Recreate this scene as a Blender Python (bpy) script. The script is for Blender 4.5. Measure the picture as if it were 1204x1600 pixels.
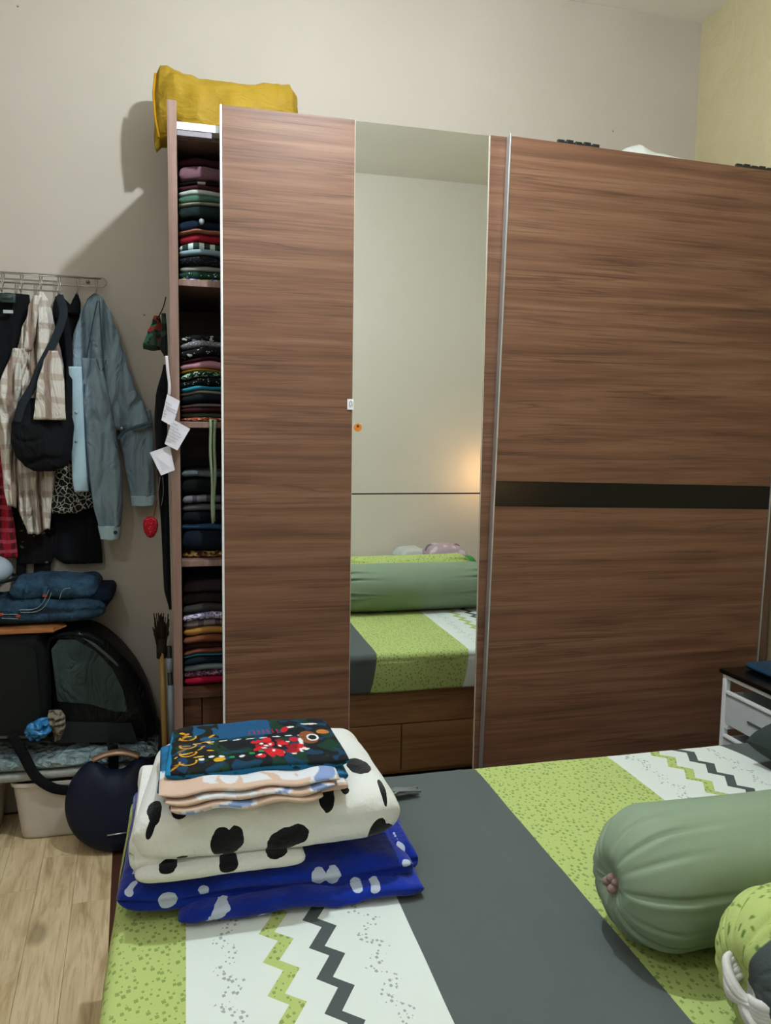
import bpy, bmesh, math, random
from mathutils import Vector, Matrix, noise
random.seed(7)
PI = math.pi
for o in list(bpy.data.objects): bpy.data.objects.remove(o)
SC = bpy.context.scene
COL = SC.collection

# ---------------------------------------------------------------- camera
FPX = 1233.0; YAW = math.radians(14.2); PITCH = math.radians(5.7); ROLL = math.radians(0.85); EYE = Vector((0, 0, 1.3))
fw = Vector((math.sin(YAW)*math.cos(PITCH), math.cos(YAW)*math.cos(PITCH), -math.sin(PITCH)))
r0 = Vector((math.cos(YAW), -math.sin(YAW), 0)); u0 = r0.cross(fw)
rt = r0*math.cos(ROLL)+u0*math.sin(ROLL); up = rt.cross(fw)
cd = bpy.data.cameras.new('camera'); cam = bpy.data.objects.new('camera', cd); COL.objects.link(cam)
cd.sensor_fit = 'VERTICAL'; cd.sensor_height = 32; cd.lens = FPX/1600*32; cd.clip_start = .02
M4 = Matrix((rt, up, -fw)).transposed().to_4x4(); M4.translation = EYE
cam.matrix_world = M4
SC.camera = cam

# ---------------------------------------------------------------- exposure, world
SC.view_settings.view_transform = 'Standard'; SC.view_settings.look = 'None'
SC.view_settings.gamma = 1; SC.view_settings.use_curve_mapping = False
SC.view_settings.exposure = 0.15
w = bpy.data.worlds.new('world'); SC.world = w; w.use_nodes = True
w.node_tree.nodes['Background'].inputs[0].default_value = (.05, .055, .06, 1)
w.node_tree.nodes['Background'].inputs[1].default_value = 0.2
LAMP_MAIN = (.42, 1.50, 2.62); P_MAIN = 78
LAMP_TWO = (-.72, .35, 2.5); P_TWO = 21
P_NIGHT = 1.6

def at(px, py, Y):
    d = fw+rt*((px-602)/FPX)-up*((py-800)/FPX)
    return EYE+d*(Y/d.y)

# ---------------------------------------------------------------- helpers
def lin(h):
    if isinstance(h, str):
        h = h.lstrip('#'); c = [int(h[i:i+2], 16)/255 for i in (0, 2, 4)]
    else: c = [v/255 for v in h]
    return tuple((v/12.92 if v <= .04045 else ((v+.055)/1.055)**2.4) for v in c)+(1,)

WL = {}
def wl(o): return WL.get(o.name, Vector((0, 0, 0)))
def tag(o, label=None, cat=None, group=None, kind=None):
    if label: o['label'] = label
    if cat: o['category'] = cat
    if group: o['group'] = group
    if kind: o['kind'] = kind
    return o
def thing(name, loc, label, cat, group=None):
    o = bpy.data.objects.new(name, None); COL.objects.link(o); o.location = loc; o.empty_display_size = .05
    WL[o.name] = Vector(loc); return tag(o, label, cat, group)
def obj(name, verts, faces, mat, parent=None, smooth=True, cols=None, fl=None, sharp=None):
    me = bpy.data.meshes.new(name)
    vs = [Vector(v) for v in verts]
    xs = [v.x for v in vs]; ys = [v.y for v in vs]; zs = [v.z for v in vs]
    org = Vector(((min(xs)+max(xs))/2, (min(ys)+max(ys))/2, min(zs)))
    me.from_pydata([tuple(v-org) for v in vs], [], faces)
    me.materials.append(mat)
    if smooth: me.polygons.foreach_set('use_smooth', [True]*len(me.polygons))
    if cols:
        a = me.attributes.new('col', 'FLOAT_COLOR', 'POINT'); a.data.foreach_set('color', [c for v in cols for c in v])
    if fl:
        a = me.attributes.new('sdf', 'FLOAT', 'POINT'); a.data.foreach_set('value', fl)
    me.update()
    o = bpy.data.objects.new(name, me); COL.objects.link(o)
    if parent is not None:
        o.parent = parent; o.location = org-wl(parent)
    else: o.location = org
    WL[o.name] = org
    if sharp: 
        try: me.set_sharp_from_angle(angle=math.radians(sharp))
        except Exception: pass
    return o

class MB:
    def __init__(s): s.v = []; s.f = []
    def add(s, vs, fs):
        b = len(s.v); s.v += [Vector(v) for v in vs]; s.f += [tuple(i+b for i in f) for f in fs]; return s
    def box(s, x0, x1, y0, y1, z0, z1, bev=0.0, rot=None):
        bm = bmesh.new(); bmesh.ops.create_cube(bm, size=1)
        for v in bm.verts: v.co = Vector(((x0+x1)/2+v.co.x*(x1-x0), (y0+y1)/2+v.co.y*(y1-y0), (z0+z1)/2+v.co.z*(z1-z0)))
        if bev: bmesh.ops.bevel(bm, geom=bm.edges[:], offset=bev, segments=2, profile=.5, affect='EDGES')
        if rot: bm.transform(rot)
        bm.verts.index_update()
        s.add([v.co.copy() for v in bm.verts], [[v.index for v in f.verts] for f in bm.faces]); bm.free(); return s
    def tube(s, pts, r, n=8, closed=False, flat=None):
        pts = [Vector(p) for p in pts]; m = len(pts); vs = []; prev = None
        for i, p in enumerate(pts):
            if closed: t = pts[(i+1) % m]-pts[i-1]
            else: t = pts[min(i+1, m-1)]-pts[max(i-1, 0)]
            t.normalize()
            a = prev if prev else (Vector((0, 1, 0)) if abs(t.y) < .9 else Vector((1, 0, 0)))
            n1 = (a-t*a.dot(t)).normalized(); prev = n1; n2 = t.cross(n1)
            rr = r(i/(m-1)) if callable(r) else r
            for k in range(n):
                th = 2*PI*k/n
                k1, k2 = (rr, rr) if not flat else ((flat(i/(m-1)) if callable(flat) else flat), rr)
                vs.append(p+n1*math.cos(th)*k1+n2*math.sin(th)*k2)
        fs = []
        for i in range(m if closed else m-1):
            j = (i+1) % m
            for k in range(n): fs.append((i*n+k, i*n+(k+1) % n, j*n+(k+1) % n, j*n+k))
        if not closed: fs += [tuple(range(n))[::-1], tuple((m-1)*n+k for k in range(n))]
        return s.add(vs, fs)
    def rev(s, c, prof, n=24, axis='z'):
        vs = []
        for r, h in prof:
            for k in range(n):
                th = 2*PI*k/n; a, b = r*math.cos(th), r*math.sin(th)
                vs.append(Vector(c)+Vector({'z': (a, b, h), 'y': (a, h, b), 'x': (h, a, b)}[axis]))
        fs = []
        for i in range(len(prof)-1):
            for k in range(n): fs.append((i*n+k, i*n+(k+1) % n, (i+1)*n+(k+1) % n, (i+1)*n+k))
        fs += [tuple(range(n))[::-1], tuple((len(prof)-1)*n+k for k in range(n))]
        return s.add(vs, fs)
    def ball(s, c, r, n=12):
        rx, ry, rz = r if isinstance(r, tuple) else (r, r, r)
        vs = []; fs = []
        for i in range(n+1):
            ph = PI*i/n
            for k in range(2*n):
                th = PI*k/n
                vs.append((c[0]+rx*math.sin(ph)*math.cos(th), c[1]+ry*math.sin(ph)*math.sin(th), c[2]+rz*math.cos(ph)))
        for i in range(n):
            for k in range(2*n): fs.append((i*2*n+k, i*2*n+(k+1) % (2*n), (i+1)*2*n+(k+1) % (2*n), (i+1)*2*n+k))
        return s.add(vs, fs)
    def prism(s, poly, y0, y1, bev=0):     # poly in (x,z)
        n = len(poly); vs = [(x, y0, z) for x, z in poly]+[(x, y1, z) for x, z in poly]
        fs = [tuple(range(n)), tuple(range(2*n-1, n-1, -1))]+[(i, (i+1) % n+0, n+(i+1) % n, n+i)[::-1] for i in range(n)]
        return s.add(vs, fs)
    def build(s, name, mat, parent=None, smooth=False, **k):
        return obj(name, s.v, s.f, mat, parent, smooth, **k)

def sup(a, e): return math.copysign(abs(a)**e, a)
def nz(x, y, z=0.0): return noise.noise(Vector((x, y, z)))

# ---------------------------------------------------------------- materials
MATS = {}
def newmat(name):
    m = bpy.data.materials.new(name); m.use_nodes = True; nt = m.node_tree
    return m, nt, nt.nodes['Principled BSDF']
def nd(nt, t, **k):
    n = nt.nodes.new(t)
    for a, b in k.items(): setattr(n, a, b)
    return n
def coords(nt, scale=(1, 1, 1), which='Object'):
    tc = nd(nt, 'ShaderNodeTexCoord'); mp = nd(nt, 'ShaderNodeMapping'); mp.inputs['Scale'].default_value = scale
    nt.links.new(tc.outputs[which], mp.inputs[0]); return mp.outputs[0]
def noise_n(nt, vec, scale, detail=3, rough=.5, dist=0):
    n = nd(nt, 'ShaderNodeTexNoise'); n.inputs['Scale'].default_value = scale; n.inputs['Detail'].default_value = detail
    n.inputs['Roughness'].default_value = rough; n.inputs['Distortion'].default_value = dist
    nt.links.new(vec, n.inputs['Vector']); return n.outputs[0]
def ramp(nt, fac, stops, interp='LINEAR'):
    r = nd(nt, 'ShaderNodeValToRGB'); cr = r.color_ramp; cr.interpolation = interp
    while len(cr.elements) < len(stops): cr.elements.new(.5)
    for e, (p, c) in zip(cr.elements, stops): e.position = p; e.color = lin(c) if isinstance(c, str) else c
    nt.links.new(fac, r.inputs[0]); return r.outputs[0]
def math_n(nt, op, a, b=None, c=None):
    n = nd(nt, 'ShaderNodeMath', operation=op)
    for i, v in enumerate((a, b, c)):
        if v is None: continue
        if isinstance(v, (int, float)): n.inputs[i].default_value = v
        else: nt.links.new(v, n.inputs[i])
    return n.outputs[0]
def mix_n(nt, fac, a, b):
    n = nd(nt, 'ShaderNodeMix', data_type='RGBA')
    if isinstance(fac, (int, float)): n.inputs[0].default_value = fac
    else: nt.links.new(fac, n.inputs[0])
    for i, v in ((6, a), (7, b)):
        if isinstance(v, str): n.inputs[i].default_value = lin(v)
        elif isinstance(v, tuple): n.inputs[i].default_value = v
        else: nt.links.new(v, n.inputs[i])
    return n.outputs[2]
def bump(nt, bs, h, strength=.3, dist=.01):
    b = nd(nt, 'ShaderNodeBump'); b.inputs['Strength'].default_value = strength; b.inputs['Distance'].default_value = dist
    nt.links.new(h, b.inputs['Height']); nt.links.new(b.outputs[0], bs.inputs['Normal'])
def setc(nt, bs, c):
    if isinstance(c, (str, tuple)): bs.inputs['Base Color'].default_value = lin(c) if isinstance(c, str) else c
    else: nt.links.new(c, bs.inputs['Base Color'])

def plain(name, h, rough=.5, metal=0, var=0.0, vs=30, bmp=0.0, bs_=80, spec=.5, coat=0):
    key = ('p', name)
    if key in MATS: return MATS[key]
    m, nt, b = newmat(name); b.inputs['Roughness'].default_value = rough; b.inputs['Metallic'].default_value = metal
    b.inputs['Specular IOR Level'].default_value = spec; b.inputs['Coat Weight'].default_value = coat
    c = lin(h); v = coords(nt)
    if var:
        n = noise_n(nt, v, vs); lo = tuple(x*(1-var) for x in c[:3])+(1,); hi = tuple(min(1, x*(1+var)) for x in c[:3])+(1,)
        setc(nt, b, ramp(nt, n, [(.3, lo), (.7, hi)]))
    else: b.inputs['Base Color'].default_value = c
    if bmp: bump(nt, b, noise_n(nt, v, bs_, 4), bmp, .004)
    MATS[key] = m; return m
def cloth(h, var=.12, fine=350, rough=.92, sc=12, bmp=.25, wr=0):
    key = ('c', h, var, wr)
    if key in MATS: return MATS[key]
    m, nt, b = newmat('cloth_'+h.strip('#')); b.inputs['Roughness'].default_value = rough
    b.inputs['Specular IOR Level'].default_value = .2
    c = lin(h); v = coords(nt); n = noise_n(nt, v, sc, 5, .6)
    lo = tuple(x*(1-var) for x in c[:3])+(1,); hi = tuple(min(1, x*(1+var)) for x in c[:3])+(1,)
    setc(nt, b, ramp(nt, n, [(.3, lo), (.7, hi)]))
    if wr:
        n = noise_n(nt, coords(nt, (1.6, 1, .8)), 9, 3, .5, 1.2)
        hh = math_n(nt, 'ADD', math_n(nt, 'ABSOLUTE', math_n(nt, 'SUBTRACT', n, .5)), math_n(nt, 'MULTIPLY', noise_n(nt, v, fine, 2), .02))
        bump(nt, b, hh, wr, .05)
    else: bump(nt, b, noise_n(nt, v, fine, 2), bmp, .002)
    MATS[key] = m; return m
def printed(base, cols, kind='blot', scale=60, thr=.55, key=None):
    k = ('pr', base, str(cols), kind, scale)
    if k in MATS: return MATS[k]
    m, nt, b = newmat('print_'+kind); b.inputs['Roughness'].default_value = .9; b.inputs['Specular IOR Level'].default_value = .2
    v = coords(nt); c = lin(base)
    for i, h in enumerate(cols):
        if kind == 'blot':
            n = noise_n(nt, coords(nt, (1+i*.3, 1, 1.4)), scale*(1+.4*i), 1, .5, .3)
            f = math_n(nt, 'GREATER_THAN', n, thr+.03*i)
        elif kind == 'dots':
            vo = nd(nt, 'ShaderNodeTexVoronoi'); vo.inputs['Scale'].default_value = scale*(1+.3*i); nt.links.new(v, vo.inputs['Vector'])
            f = math_n(nt, 'LESS_THAN', vo.outputs['Distance'], thr)
        elif kind == 'vine':
            vo = nd(nt, 'ShaderNodeTexVoronoi', feature='DISTANCE_TO_EDGE'); vo.inputs['Scale'].default_value = scale
            nn = nd(nt, 'ShaderNodeTexNoise'); nn.inputs['Scale'].default_value = scale*.7; nt.links.new(v, nn.inputs['Vector'])
            mx = nd(nt, 'ShaderNodeVectorMath', operation='MULTIPLY_ADD'); nt.links.new(nn.outputs['Color'], mx.inputs[0])
            mx.inputs[1].default_value = (.02,)*3; nt.links.new(v, mx.inputs[2]); nt.links.new(mx.outputs[0], vo.inputs['Vector'])
            f = math_n(nt, 'LESS_THAN', vo.outputs['Distance'], thr)
        elif kind == 'stripe':
            sp = nd(nt, 'ShaderNodeSeparateXYZ'); nt.links.new(v, sp.inputs[0])
            f = math_n(nt, 'GREATER_THAN', math_n(nt, 'SINE', math_n(nt, 'MULTIPLY', sp.outputs[0 if i == 0 else 2], scale)), thr)
        c = mix_n(nt, f, c, h)
    setc(nt, b, c); bump(nt, b, noise_n(nt, v, 300, 2), .2, .002)
    MATS[k] = m; return m
def plaid(base, c1, c2, period=.05, w1=.35, horiz=1):
    m, nt, b = newmat('plaid'); b.inputs['Roughness'].default_value = .92; b.inputs['Specular IOR Level'].default_value = .2
    v = coords(nt); d = nd(nt, 'ShaderNodeVectorMath', operation='MULTIPLY_ADD'); nn = nd(nt, 'ShaderNodeTexNoise'); nn.inputs['Scale'].default_value = 7
    nt.links.new(v, nn.inputs['Vector']); nt.links.new(nn.outputs['Color'], d.inputs[0]); d.inputs[1].default_value = (.04,)*3; nt.links.new(v, d.inputs[2])
    sp = nd(nt, 'ShaderNodeSeparateXYZ'); nt.links.new(d.outputs[0], sp.inputs[0])
    def band(o, per, wd):
        s = math_n(nt, 'SINE', math_n(nt, 'MULTIPLY', o, 2*PI/per)); 
        return ramp(nt, s, [(max(0, 1-wd-.15), (0, 0, 0, 1)), (1-wd+.15, (1, 1, 1, 1))])
    c = mix_n(nt, math_n(nt, 'MULTIPLY', band(sp.outputs[0], period, w1), .75), base, c1)
    c = mix_n(nt, math_n(nt, 'MULTIPLY', band(sp.outputs[2], period*horiz, w1), .55), c, c2)
    wn = noise_n(nt, coords(nt, (1.8, 1, .6)), 11, 3, .5, 1.2)
    setc(nt, b, c); bump(nt, b, math_n(nt, 'ABSOLUTE', math_n(nt, 'SUBTRACT', wn, .5)), .6, .05); return m
def sdfmat(name, base, spot, fine=250, var=.06):
    m, nt, b = newmat(name); b.inputs['Roughness'].default_value = .95; b.inputs['Specular IOR Level'].default_value = .15
    b.inputs['Sheen Weight'].default_value = .25
    a = nd(nt, 'ShaderNodeAttribute', attribute_name='sdf')
    v = coords(nt); n = noise_n(nt, v, 15, 4)
    c = lin(base); cc = ramp(nt, n, [(.3, tuple(x*(1-var) for x in c[:3])+(1,)), (.7, tuple(min(1, x*(1+var)) for x in c[:3])+(1,))])
    wob = math_n(nt, 'MULTIPLY', math_n(nt, 'SUBTRACT', noise_n(nt, v, 60, 2), .5), .35)
    f = math_n(nt, 'LESS_THAN', math_n(nt, 'ADD', a.outputs['Fac'], wob), 0.0)
    setc(nt, b, mix_n(nt, f, cc, spot)); bump(nt, b, noise_n(nt, v, fine, 3), .5, .003); return m
def attrmat(name, rough=.85):
    m, nt, b = newmat(name); b.inputs['Roughness'].default_value = rough; b.inputs['Specular IOR Level'].default_value = .25
    a = nd(nt, 'ShaderNodeAttribute', attribute_name='col'); setc(nt, b, a.outputs['Color'])
    bump(nt, b, noise_n(nt, coords(nt), 300, 2), .25, .002); return m
def woodmat(name, dark, mid, light, sx=1.3, sz=30, rough=.38, axis='x', streak=.38):
    m, nt, b = newmat(name); b.inputs['Roughness'].default_value = rough; b.inputs['Specular IOR Level'].default_value = .35
    s = {'x': (sx, sx, sz), 'y': (sz, sx, sz), 'z': (sz, sz, sx)}[axis]
    s2 = tuple(k*2.6 for k in s)
    n1 = noise_n(nt, coords(nt, tuple(k*(.7 if k > 5 else 1) for k in s)), 1.0, 5, .6, .5); n2 = noise_n(nt, coords(nt, s2), 1.5, 6, .72, .25)
    c = ramp(nt, n1, [(.25, dark), (.5, mid), (.75, light)])
    f = ramp(nt, n2, [(.36, (1, 1, 1, 1)), (.5, (0, 0, 0, 1))])
    c = mix_n(nt, math_n(nt, 'MULTIPLY', f, streak), c, dark)
    def lines(mul, sx_, width, amt, cc, col):
        amt *= .75
        n_ = noise_n(nt, coords(nt, tuple(k*(mul if k > 5 else sx_) for k in s)), 1.0, 3, .55, .35)
        l_ = ramp(nt, math_n(nt, 'ABSOLUTE', math_n(nt, 'SUBTRACT', n_, .5)), [(0, (1, 1, 1, 1)), (width, (0, 0, 0, 1))])
        fade = ramp(nt, noise_n(nt, coords(nt, tuple(k*(.3 if k > 5 else 2.2) for k in s)), 1.0, 2), [(.38, (0, 0, 0, 1)), (.6, (1, 1, 1, 1))])
        return mix_n(nt, math_n(nt, 'MULTIPLY', math_n(nt, 'MULTIPLY', l_, fade), amt), cc, col), n_
    dk = tuple(v*.55 for v in lin(dark)[:3])+(1,)
    c, n3 = lines(.8, .8, .030, .85, c, dk)
    c, _ = lines(1.9, 1.3, .040, .6, c, dark)
    c, _ = lines(1.4, 1.0, .035, .35, c, light)
    setc(nt, b, c); bump(nt, b, n3, .05, .002); return m

M = {}
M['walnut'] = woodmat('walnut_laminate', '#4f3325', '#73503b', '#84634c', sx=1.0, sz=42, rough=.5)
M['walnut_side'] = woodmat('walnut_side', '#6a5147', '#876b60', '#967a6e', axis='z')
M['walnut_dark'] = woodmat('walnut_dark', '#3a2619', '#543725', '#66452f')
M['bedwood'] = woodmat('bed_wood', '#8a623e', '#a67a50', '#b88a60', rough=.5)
M['alu'] = plain('aluminium', '#c9cdd0', .32, .85)
M['aluwhite'] = plain('white_track', '#e8e8ea', .35, .1)
M['black'] = plain('black_plastic', '#101214', .45)
M['blackglass'] = plain('black_glass', '#060808', .22, spec=.35)
M['white'] = plain('white_plastic', '#e4e7e5', .4, var=.03)
M['chrome'] = plain('wire', '#9a918a', .35, .9)
m, nt, b = newmat('mirror_glass'); b.inputs['Base Color'].default_value = (.90, .93, .92, 1); b.inputs['Metallic'].default_value = 1; b.inputs['Roughness'].default_value = .012; M['mirror'] = m
m, nt, b = newmat('wall_paint'); b.inputs['Roughness'].default_value = .8
v = coords(nt); setc(nt, b, ramp(nt, noise_n(nt, v, 1.3, 5, .6), [(.3, '#aea496'), (.7, '#b6ac9f')])); bump(nt, b, noise_n(nt, v, 5, 6, .6), .12, .02); M['wall'] = m
m, nt, b = newmat('wall_paint_lit'); b.inputs['Roughness'].default_value = .8  # lighter copy of the wall paint, extra light put into its colour
v = coords(nt); setc(nt, b, ramp(nt, noise_n(nt, v, 1.3, 5, .6), [(.3, '#d9d3c4'), (.7, '#dfd9cc')])); M['wall_lit'] = m
m, nt, b = newmat('wall_texture'); b.inputs['Roughness'].default_value = .7
v = coords(nt); n = noise_n(nt, v, 7, 5, .55, 1.2); setc(nt, b, ramp(nt, n, [(.3, '#b8ab84'), (.7, '#bfb28c')]))
rg = nd(nt, 'ShaderNodeMath', operation='ABSOLUTE'); nt.links.new(math_n(nt, 'SUBTRACT', n, .5), rg.inputs[0]); bump(nt, b, math_n(nt, 'MINIMUM', rg.outputs[0], .06), .22, .08); M['wall_tex'] = m
M['ceil'] = plain('ceiling_paint', '#ece8df', .9, var=.03, vs=2)
M['subfloor'] = plain('old_floor', '#4a2a1c', .5, var=.2, vs=8)
m, nt, b = newmat('plank_vinyl'); b.inputs['Roughness'].default_value = .42
oi = nd(nt, 'ShaderNodeObjectInfo'); tc = nd(nt, 'ShaderNodeTexCoord'); ad = nd(nt, 'ShaderNodeVectorMath', operation='ADD')
cb = nd(nt, 'ShaderNodeCombineXYZ'); nt.links.new(math_n(nt, 'MULTIPLY', oi.outputs['Random'], 40), cb.inputs[0]); nt.links.new(math_n(nt, 'MULTIPLY', oi.outputs['Random'], 7), cb.inputs[2])
nt.links.new(tc.outputs['Object'], ad.inputs[0]); nt.links.new(cb.outputs[0], ad.inputs[1])
mp = nd(nt, 'ShaderNodeMapping'); mp.inputs['Scale'].default_value = (22, 3.0, 1); nt.links.new(ad.outputs[0], mp.inputs[0])
n1 = noise_n(nt, mp.outputs[0], 1, 5, .6, .8); mp2 = nd(nt, 'ShaderNodeMapping'); mp2.inputs['Scale'].default_value = (90, 6, 1); nt.links.new(ad.outputs[0], mp2.inputs[0])
n2 = noise_n(nt, mp2.outputs[0], 1, 3, .6, .3)
c = ramp(nt, n1, [(.30, '#ad9169'), (.45, '#d0b890'), (.60, '#e0cba4'), (.74, '#c2a77e')])
c = mix_n(nt, math_n(nt, 'MULTIPLY', ramp(nt, n2, [(.36, (1, 1, 1, 1)), (.48, (0, 0, 0, 1))]), .35), c, '#96774f')
mp3 = nd(nt, 'ShaderNodeMapping'); mp3.inputs['Scale'].default_value = (9, 4, 1); nt.links.new(ad.outputs[0], mp3.inputs[0])
kn = ramp(nt, noise_n(nt, mp3.outputs[0], 1, 1), [(.70, (0, 0, 0, 1)), (.80, (1, 1, 1, 1))]); c = mix_n(nt, math_n(nt, 'MULTIPLY', kn, .6), c, '#85704f')
setc(nt, b, c); bump(nt, b, n2, .05, .002); M['plank'] = m
M['dress'] = cloth('#0a0b0f'); M['blackcloth'] = cloth('#0e1013', wr=.4); M['navy'] = cloth('#101a2c')

# bed sheet: stripes and zigzags printed in the sheet's own metre coordinates (UV = metres)
m, nt, b = newmat('bed_sheet'); b.inputs['Roughness'].default_value = .88; b.inputs['Specular IOR Level'].default_value = .25
uv = nd(nt, 'ShaderNodeUVMap', uv_map='UVMap'); sp = nd(nt, 'ShaderNodeSeparateXYZ'); nt.links.new(uv.outputs[0], sp.inputs[0]); S_, T_ = sp.outputs[0], sp.outputs[1]
def specks(scale, thr, size):
    vo = nd(nt, 'ShaderNodeTexVoronoi', distance='MANHATTAN', voronoi_dimensions='2D'); vo.inputs['Scale'].default_value = scale
    mpp = nd(nt, 'ShaderNodeMapping'); mpp.inputs['Scale'].default_value = (1, .8, 1); mpp.inputs['Rotation'].default_value = (0, 0, .5); nt.links.new(uv.outputs[0], mpp.inputs[0]); nt.links.new(mpp.outputs[0], vo.inputs['Vector'])
    sc = nd(nt, 'ShaderNodeSeparateColor'); nt.links.new(vo.outputs['Color'], sc.inputs[0])
    lim = math_n(nt, 'MULTIPLY', math_n(nt, 'GREATER_THAN', sc.outputs[0], thr), math_n(nt, 'MULTIPLY_ADD', sc.outputs[1], size, .12))
    return math_n(nt, 'LESS_THAN', vo.outputs['Distance'], lim)
spg = specks(92, .06, .30); spw = specks(120, .15, .34)
green = mix_n(nt, math_n(nt, 'MULTIPLY', spg, .7), '#b0bf72', '#6b8040')
white = lin('#d9e0d9'); grey = lin('#565d5b')
def tri(per, y_l):   # asymmetric zigzag: 0 at L tip, 1 at R tip (one third of the period towards the viewer)
    ph = math_n(nt, 'FRACT', math_n(nt, 'DIVIDE', math_n(nt, 'SUBTRACT', y_l+per*50, T_), per))
    a = math_n(nt, 'DIVIDE', ph, .335); bb = math_n(nt, 'DIVIDE', math_n(nt, 'SUBTRACT', 1.0, ph), .665)
    return math_n(nt, 'MINIMUM', a, bb)
def zband(center, yl, hw=.0125, amp=.028):
    c_ = math_n(nt, 'ADD', math_n(nt, 'MULTIPLY', tri(.0714, yl), amp), center-amp/2)
    return math_n(nt, 'LESS_THAN', math_n(nt, 'ABSOLUTE', math_n(nt, 'SUBTRACT', S_, c_)), hw)
wcol = mix_n(nt, 0.0, white, white)
for x0 in (-.008, 1.02):
    for off, yl, kind in ((.062, 1.192, 's'), (.139, 1.199, 'g'), (.212, 1.218, 'd'), (.287, 1.226, 's')):
        f = zband(x0+off, yl)
        if kind == 's': f = math_n(nt, 'MULTIPLY', math_n(nt, 'MULTIPLY', f, spw), .6); col = lin('#5a605c')
        elif kind == 'g': col = green
        else: col = lin('#4c5453')
        wcol = mix_n(nt, f, wcol, col)
def between(a, b_): return math_n(nt, 'MULTIPLY', math_n(nt, 'GREATER_THAN', S_, a), math_n(nt, 'LESS_THAN', S_, b_))
c = mix_n(nt, between(-.008, .347), green, wcol); c = mix_n(nt, between(.347, .667), c, grey)
c = mix_n(nt, between(1.02, 1.37), c, wcol); c = mix_n(nt, between(1.37, 2.5), c, grey)
setc(nt, b, c); v = coords(nt); bump(nt, b, noise_n(nt, v, 9, 4, .5, .6), .18, .02); M['sheet'] = m

# ---------------------------------------------------------------- lamps
def emat(name, col, s):
    m, nt, b = newmat(name); b.inputs['Emission Color'].default_value = col; b.inputs['Emission Strength'].default_value = s; b.inputs['Base Color'].default_value = (.9, .9, .9, 1); return m
def bulb_lamp(loc, power, top, label, rad=.026, col=(.82, .93, 1)):
    t = thing('ceiling_lamp', (loc[0], loc[1], loc[2]-rad), label, 'lamp')
    MB().rev((loc[0], loc[1], 0), [(.001, top), (.05, top), (.05, top-.012), (.02, top-.02), (.018, loc[2]+rad+.02), (.022, loc[2]+rad+.015), (.022, loc[2]+rad-.01), (.001, loc[2]+rad-.01)], 20).build('socket', M['white'], t, True, sharp=40)
    pw = power/(PI*4*PI*rad*rad)
    MB().ball(loc, rad, 8).build('bulb', emat('bulb_glow', col+(1,), pw), t, True)
bulb_lamp(LAMP_MAIN, P_MAIN, 2.878, 'bright bare bulb hanging from the ceiling above the bed foot')
bulb_lamp(LAMP_TWO, P_TWO, 2.878, 'dimmer bare bulb hanging from the ceiling left of the bed', .026, (.80, .90, 1))

# ---------------------------------------------------------------- setting
XL, XR, YF, YB, ZC = -1.7, 1.925, -.45, 2.80, 2.88
def struct(name, mb, mat): o = mb.build(name, mat); o['kind'] = 'structure'; return o
floor = struct('floor', MB().box(XL-.1, XR+.1, YF-.1, YB+.1, -.1, -.003), M['subfloor'])
struct('ceiling', MB().box(XL-.1, XR+.1, YF-.1, YB+.1, ZC, ZC+.1), M['ceil'])
wb = struct('wall_back', MB().box(XL-.1, XR+.1, YB, YB+.1, -.003, ZC), M['wall'])
struct('wall_front', MB().box(XL-.1, XR+.1, YF-.1, YF, -.003, ZC), M['wall_lit'])
struct('wall_left', MB().box(XL-.1, XL, YF, YB, -.003, ZC), M['wall'])
struct('wall_right', MB().box(XR, XR+.1, YF, YB, -.003, ZC), M['wall_tex'])
for px, py in ((972, 12), (957, 205), (28, 10), (225, 492)):
    p = at(px, py, YB); MB().ball((p.x, YB-.001, p.z), .003, 5).build('nail', M['chrome'], wb, True)
# vinyl planks, laid slightly askew, ending beside the bed
A = Vector((-.165, 1.40, 0)); dv = Vector((-.047, .733, 0)).normalized(); dn = Vector((-dv.y, dv.x, 0))
pm = {}
PW = .1005; PLN = .95
for i in range(15):
    off = random.Random(i).random()*PLN
    for j in range(-3, 3):
        a0 = off+j*PLN; a1 = a0+PLN
        # clip to the room
        a0 = max(a0, -1.8); a1 = min(a1, 1.385+i*.006)
        if a1-a0 < .04: continue
        ctr = A+dv*((a0+a1)/2)+dn*((i+.5)*PW)
        if ctr.x-.05 < XL+.02: continue
        L = a1-a0; key = round(L, 3)
        if key not in pm:
            me = MB().box(-PW/2+.0004, PW/2-.0004, -L/2+.0004, L/2-.0004, -.003, 0, .0004)
            o = me.build('plank', M['plank'], floor); pm[key] = o.data
            o.location = ctr+Vector((0, 0, -.003))-wl(floor)
        else:
            o = bpy.data.objects.new('plank', pm[key]); COL.objects.link(o); o.parent = floor; o.location = ctr+Vector((0, 0, -.003))-wl(floor)
        o.rotation_euler = (0, 0, math.atan2(dv.y, dv.x)-PI/2)
for i, (x0, x1) in enumerate(((XL, -.05),)):
    pass

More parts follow.
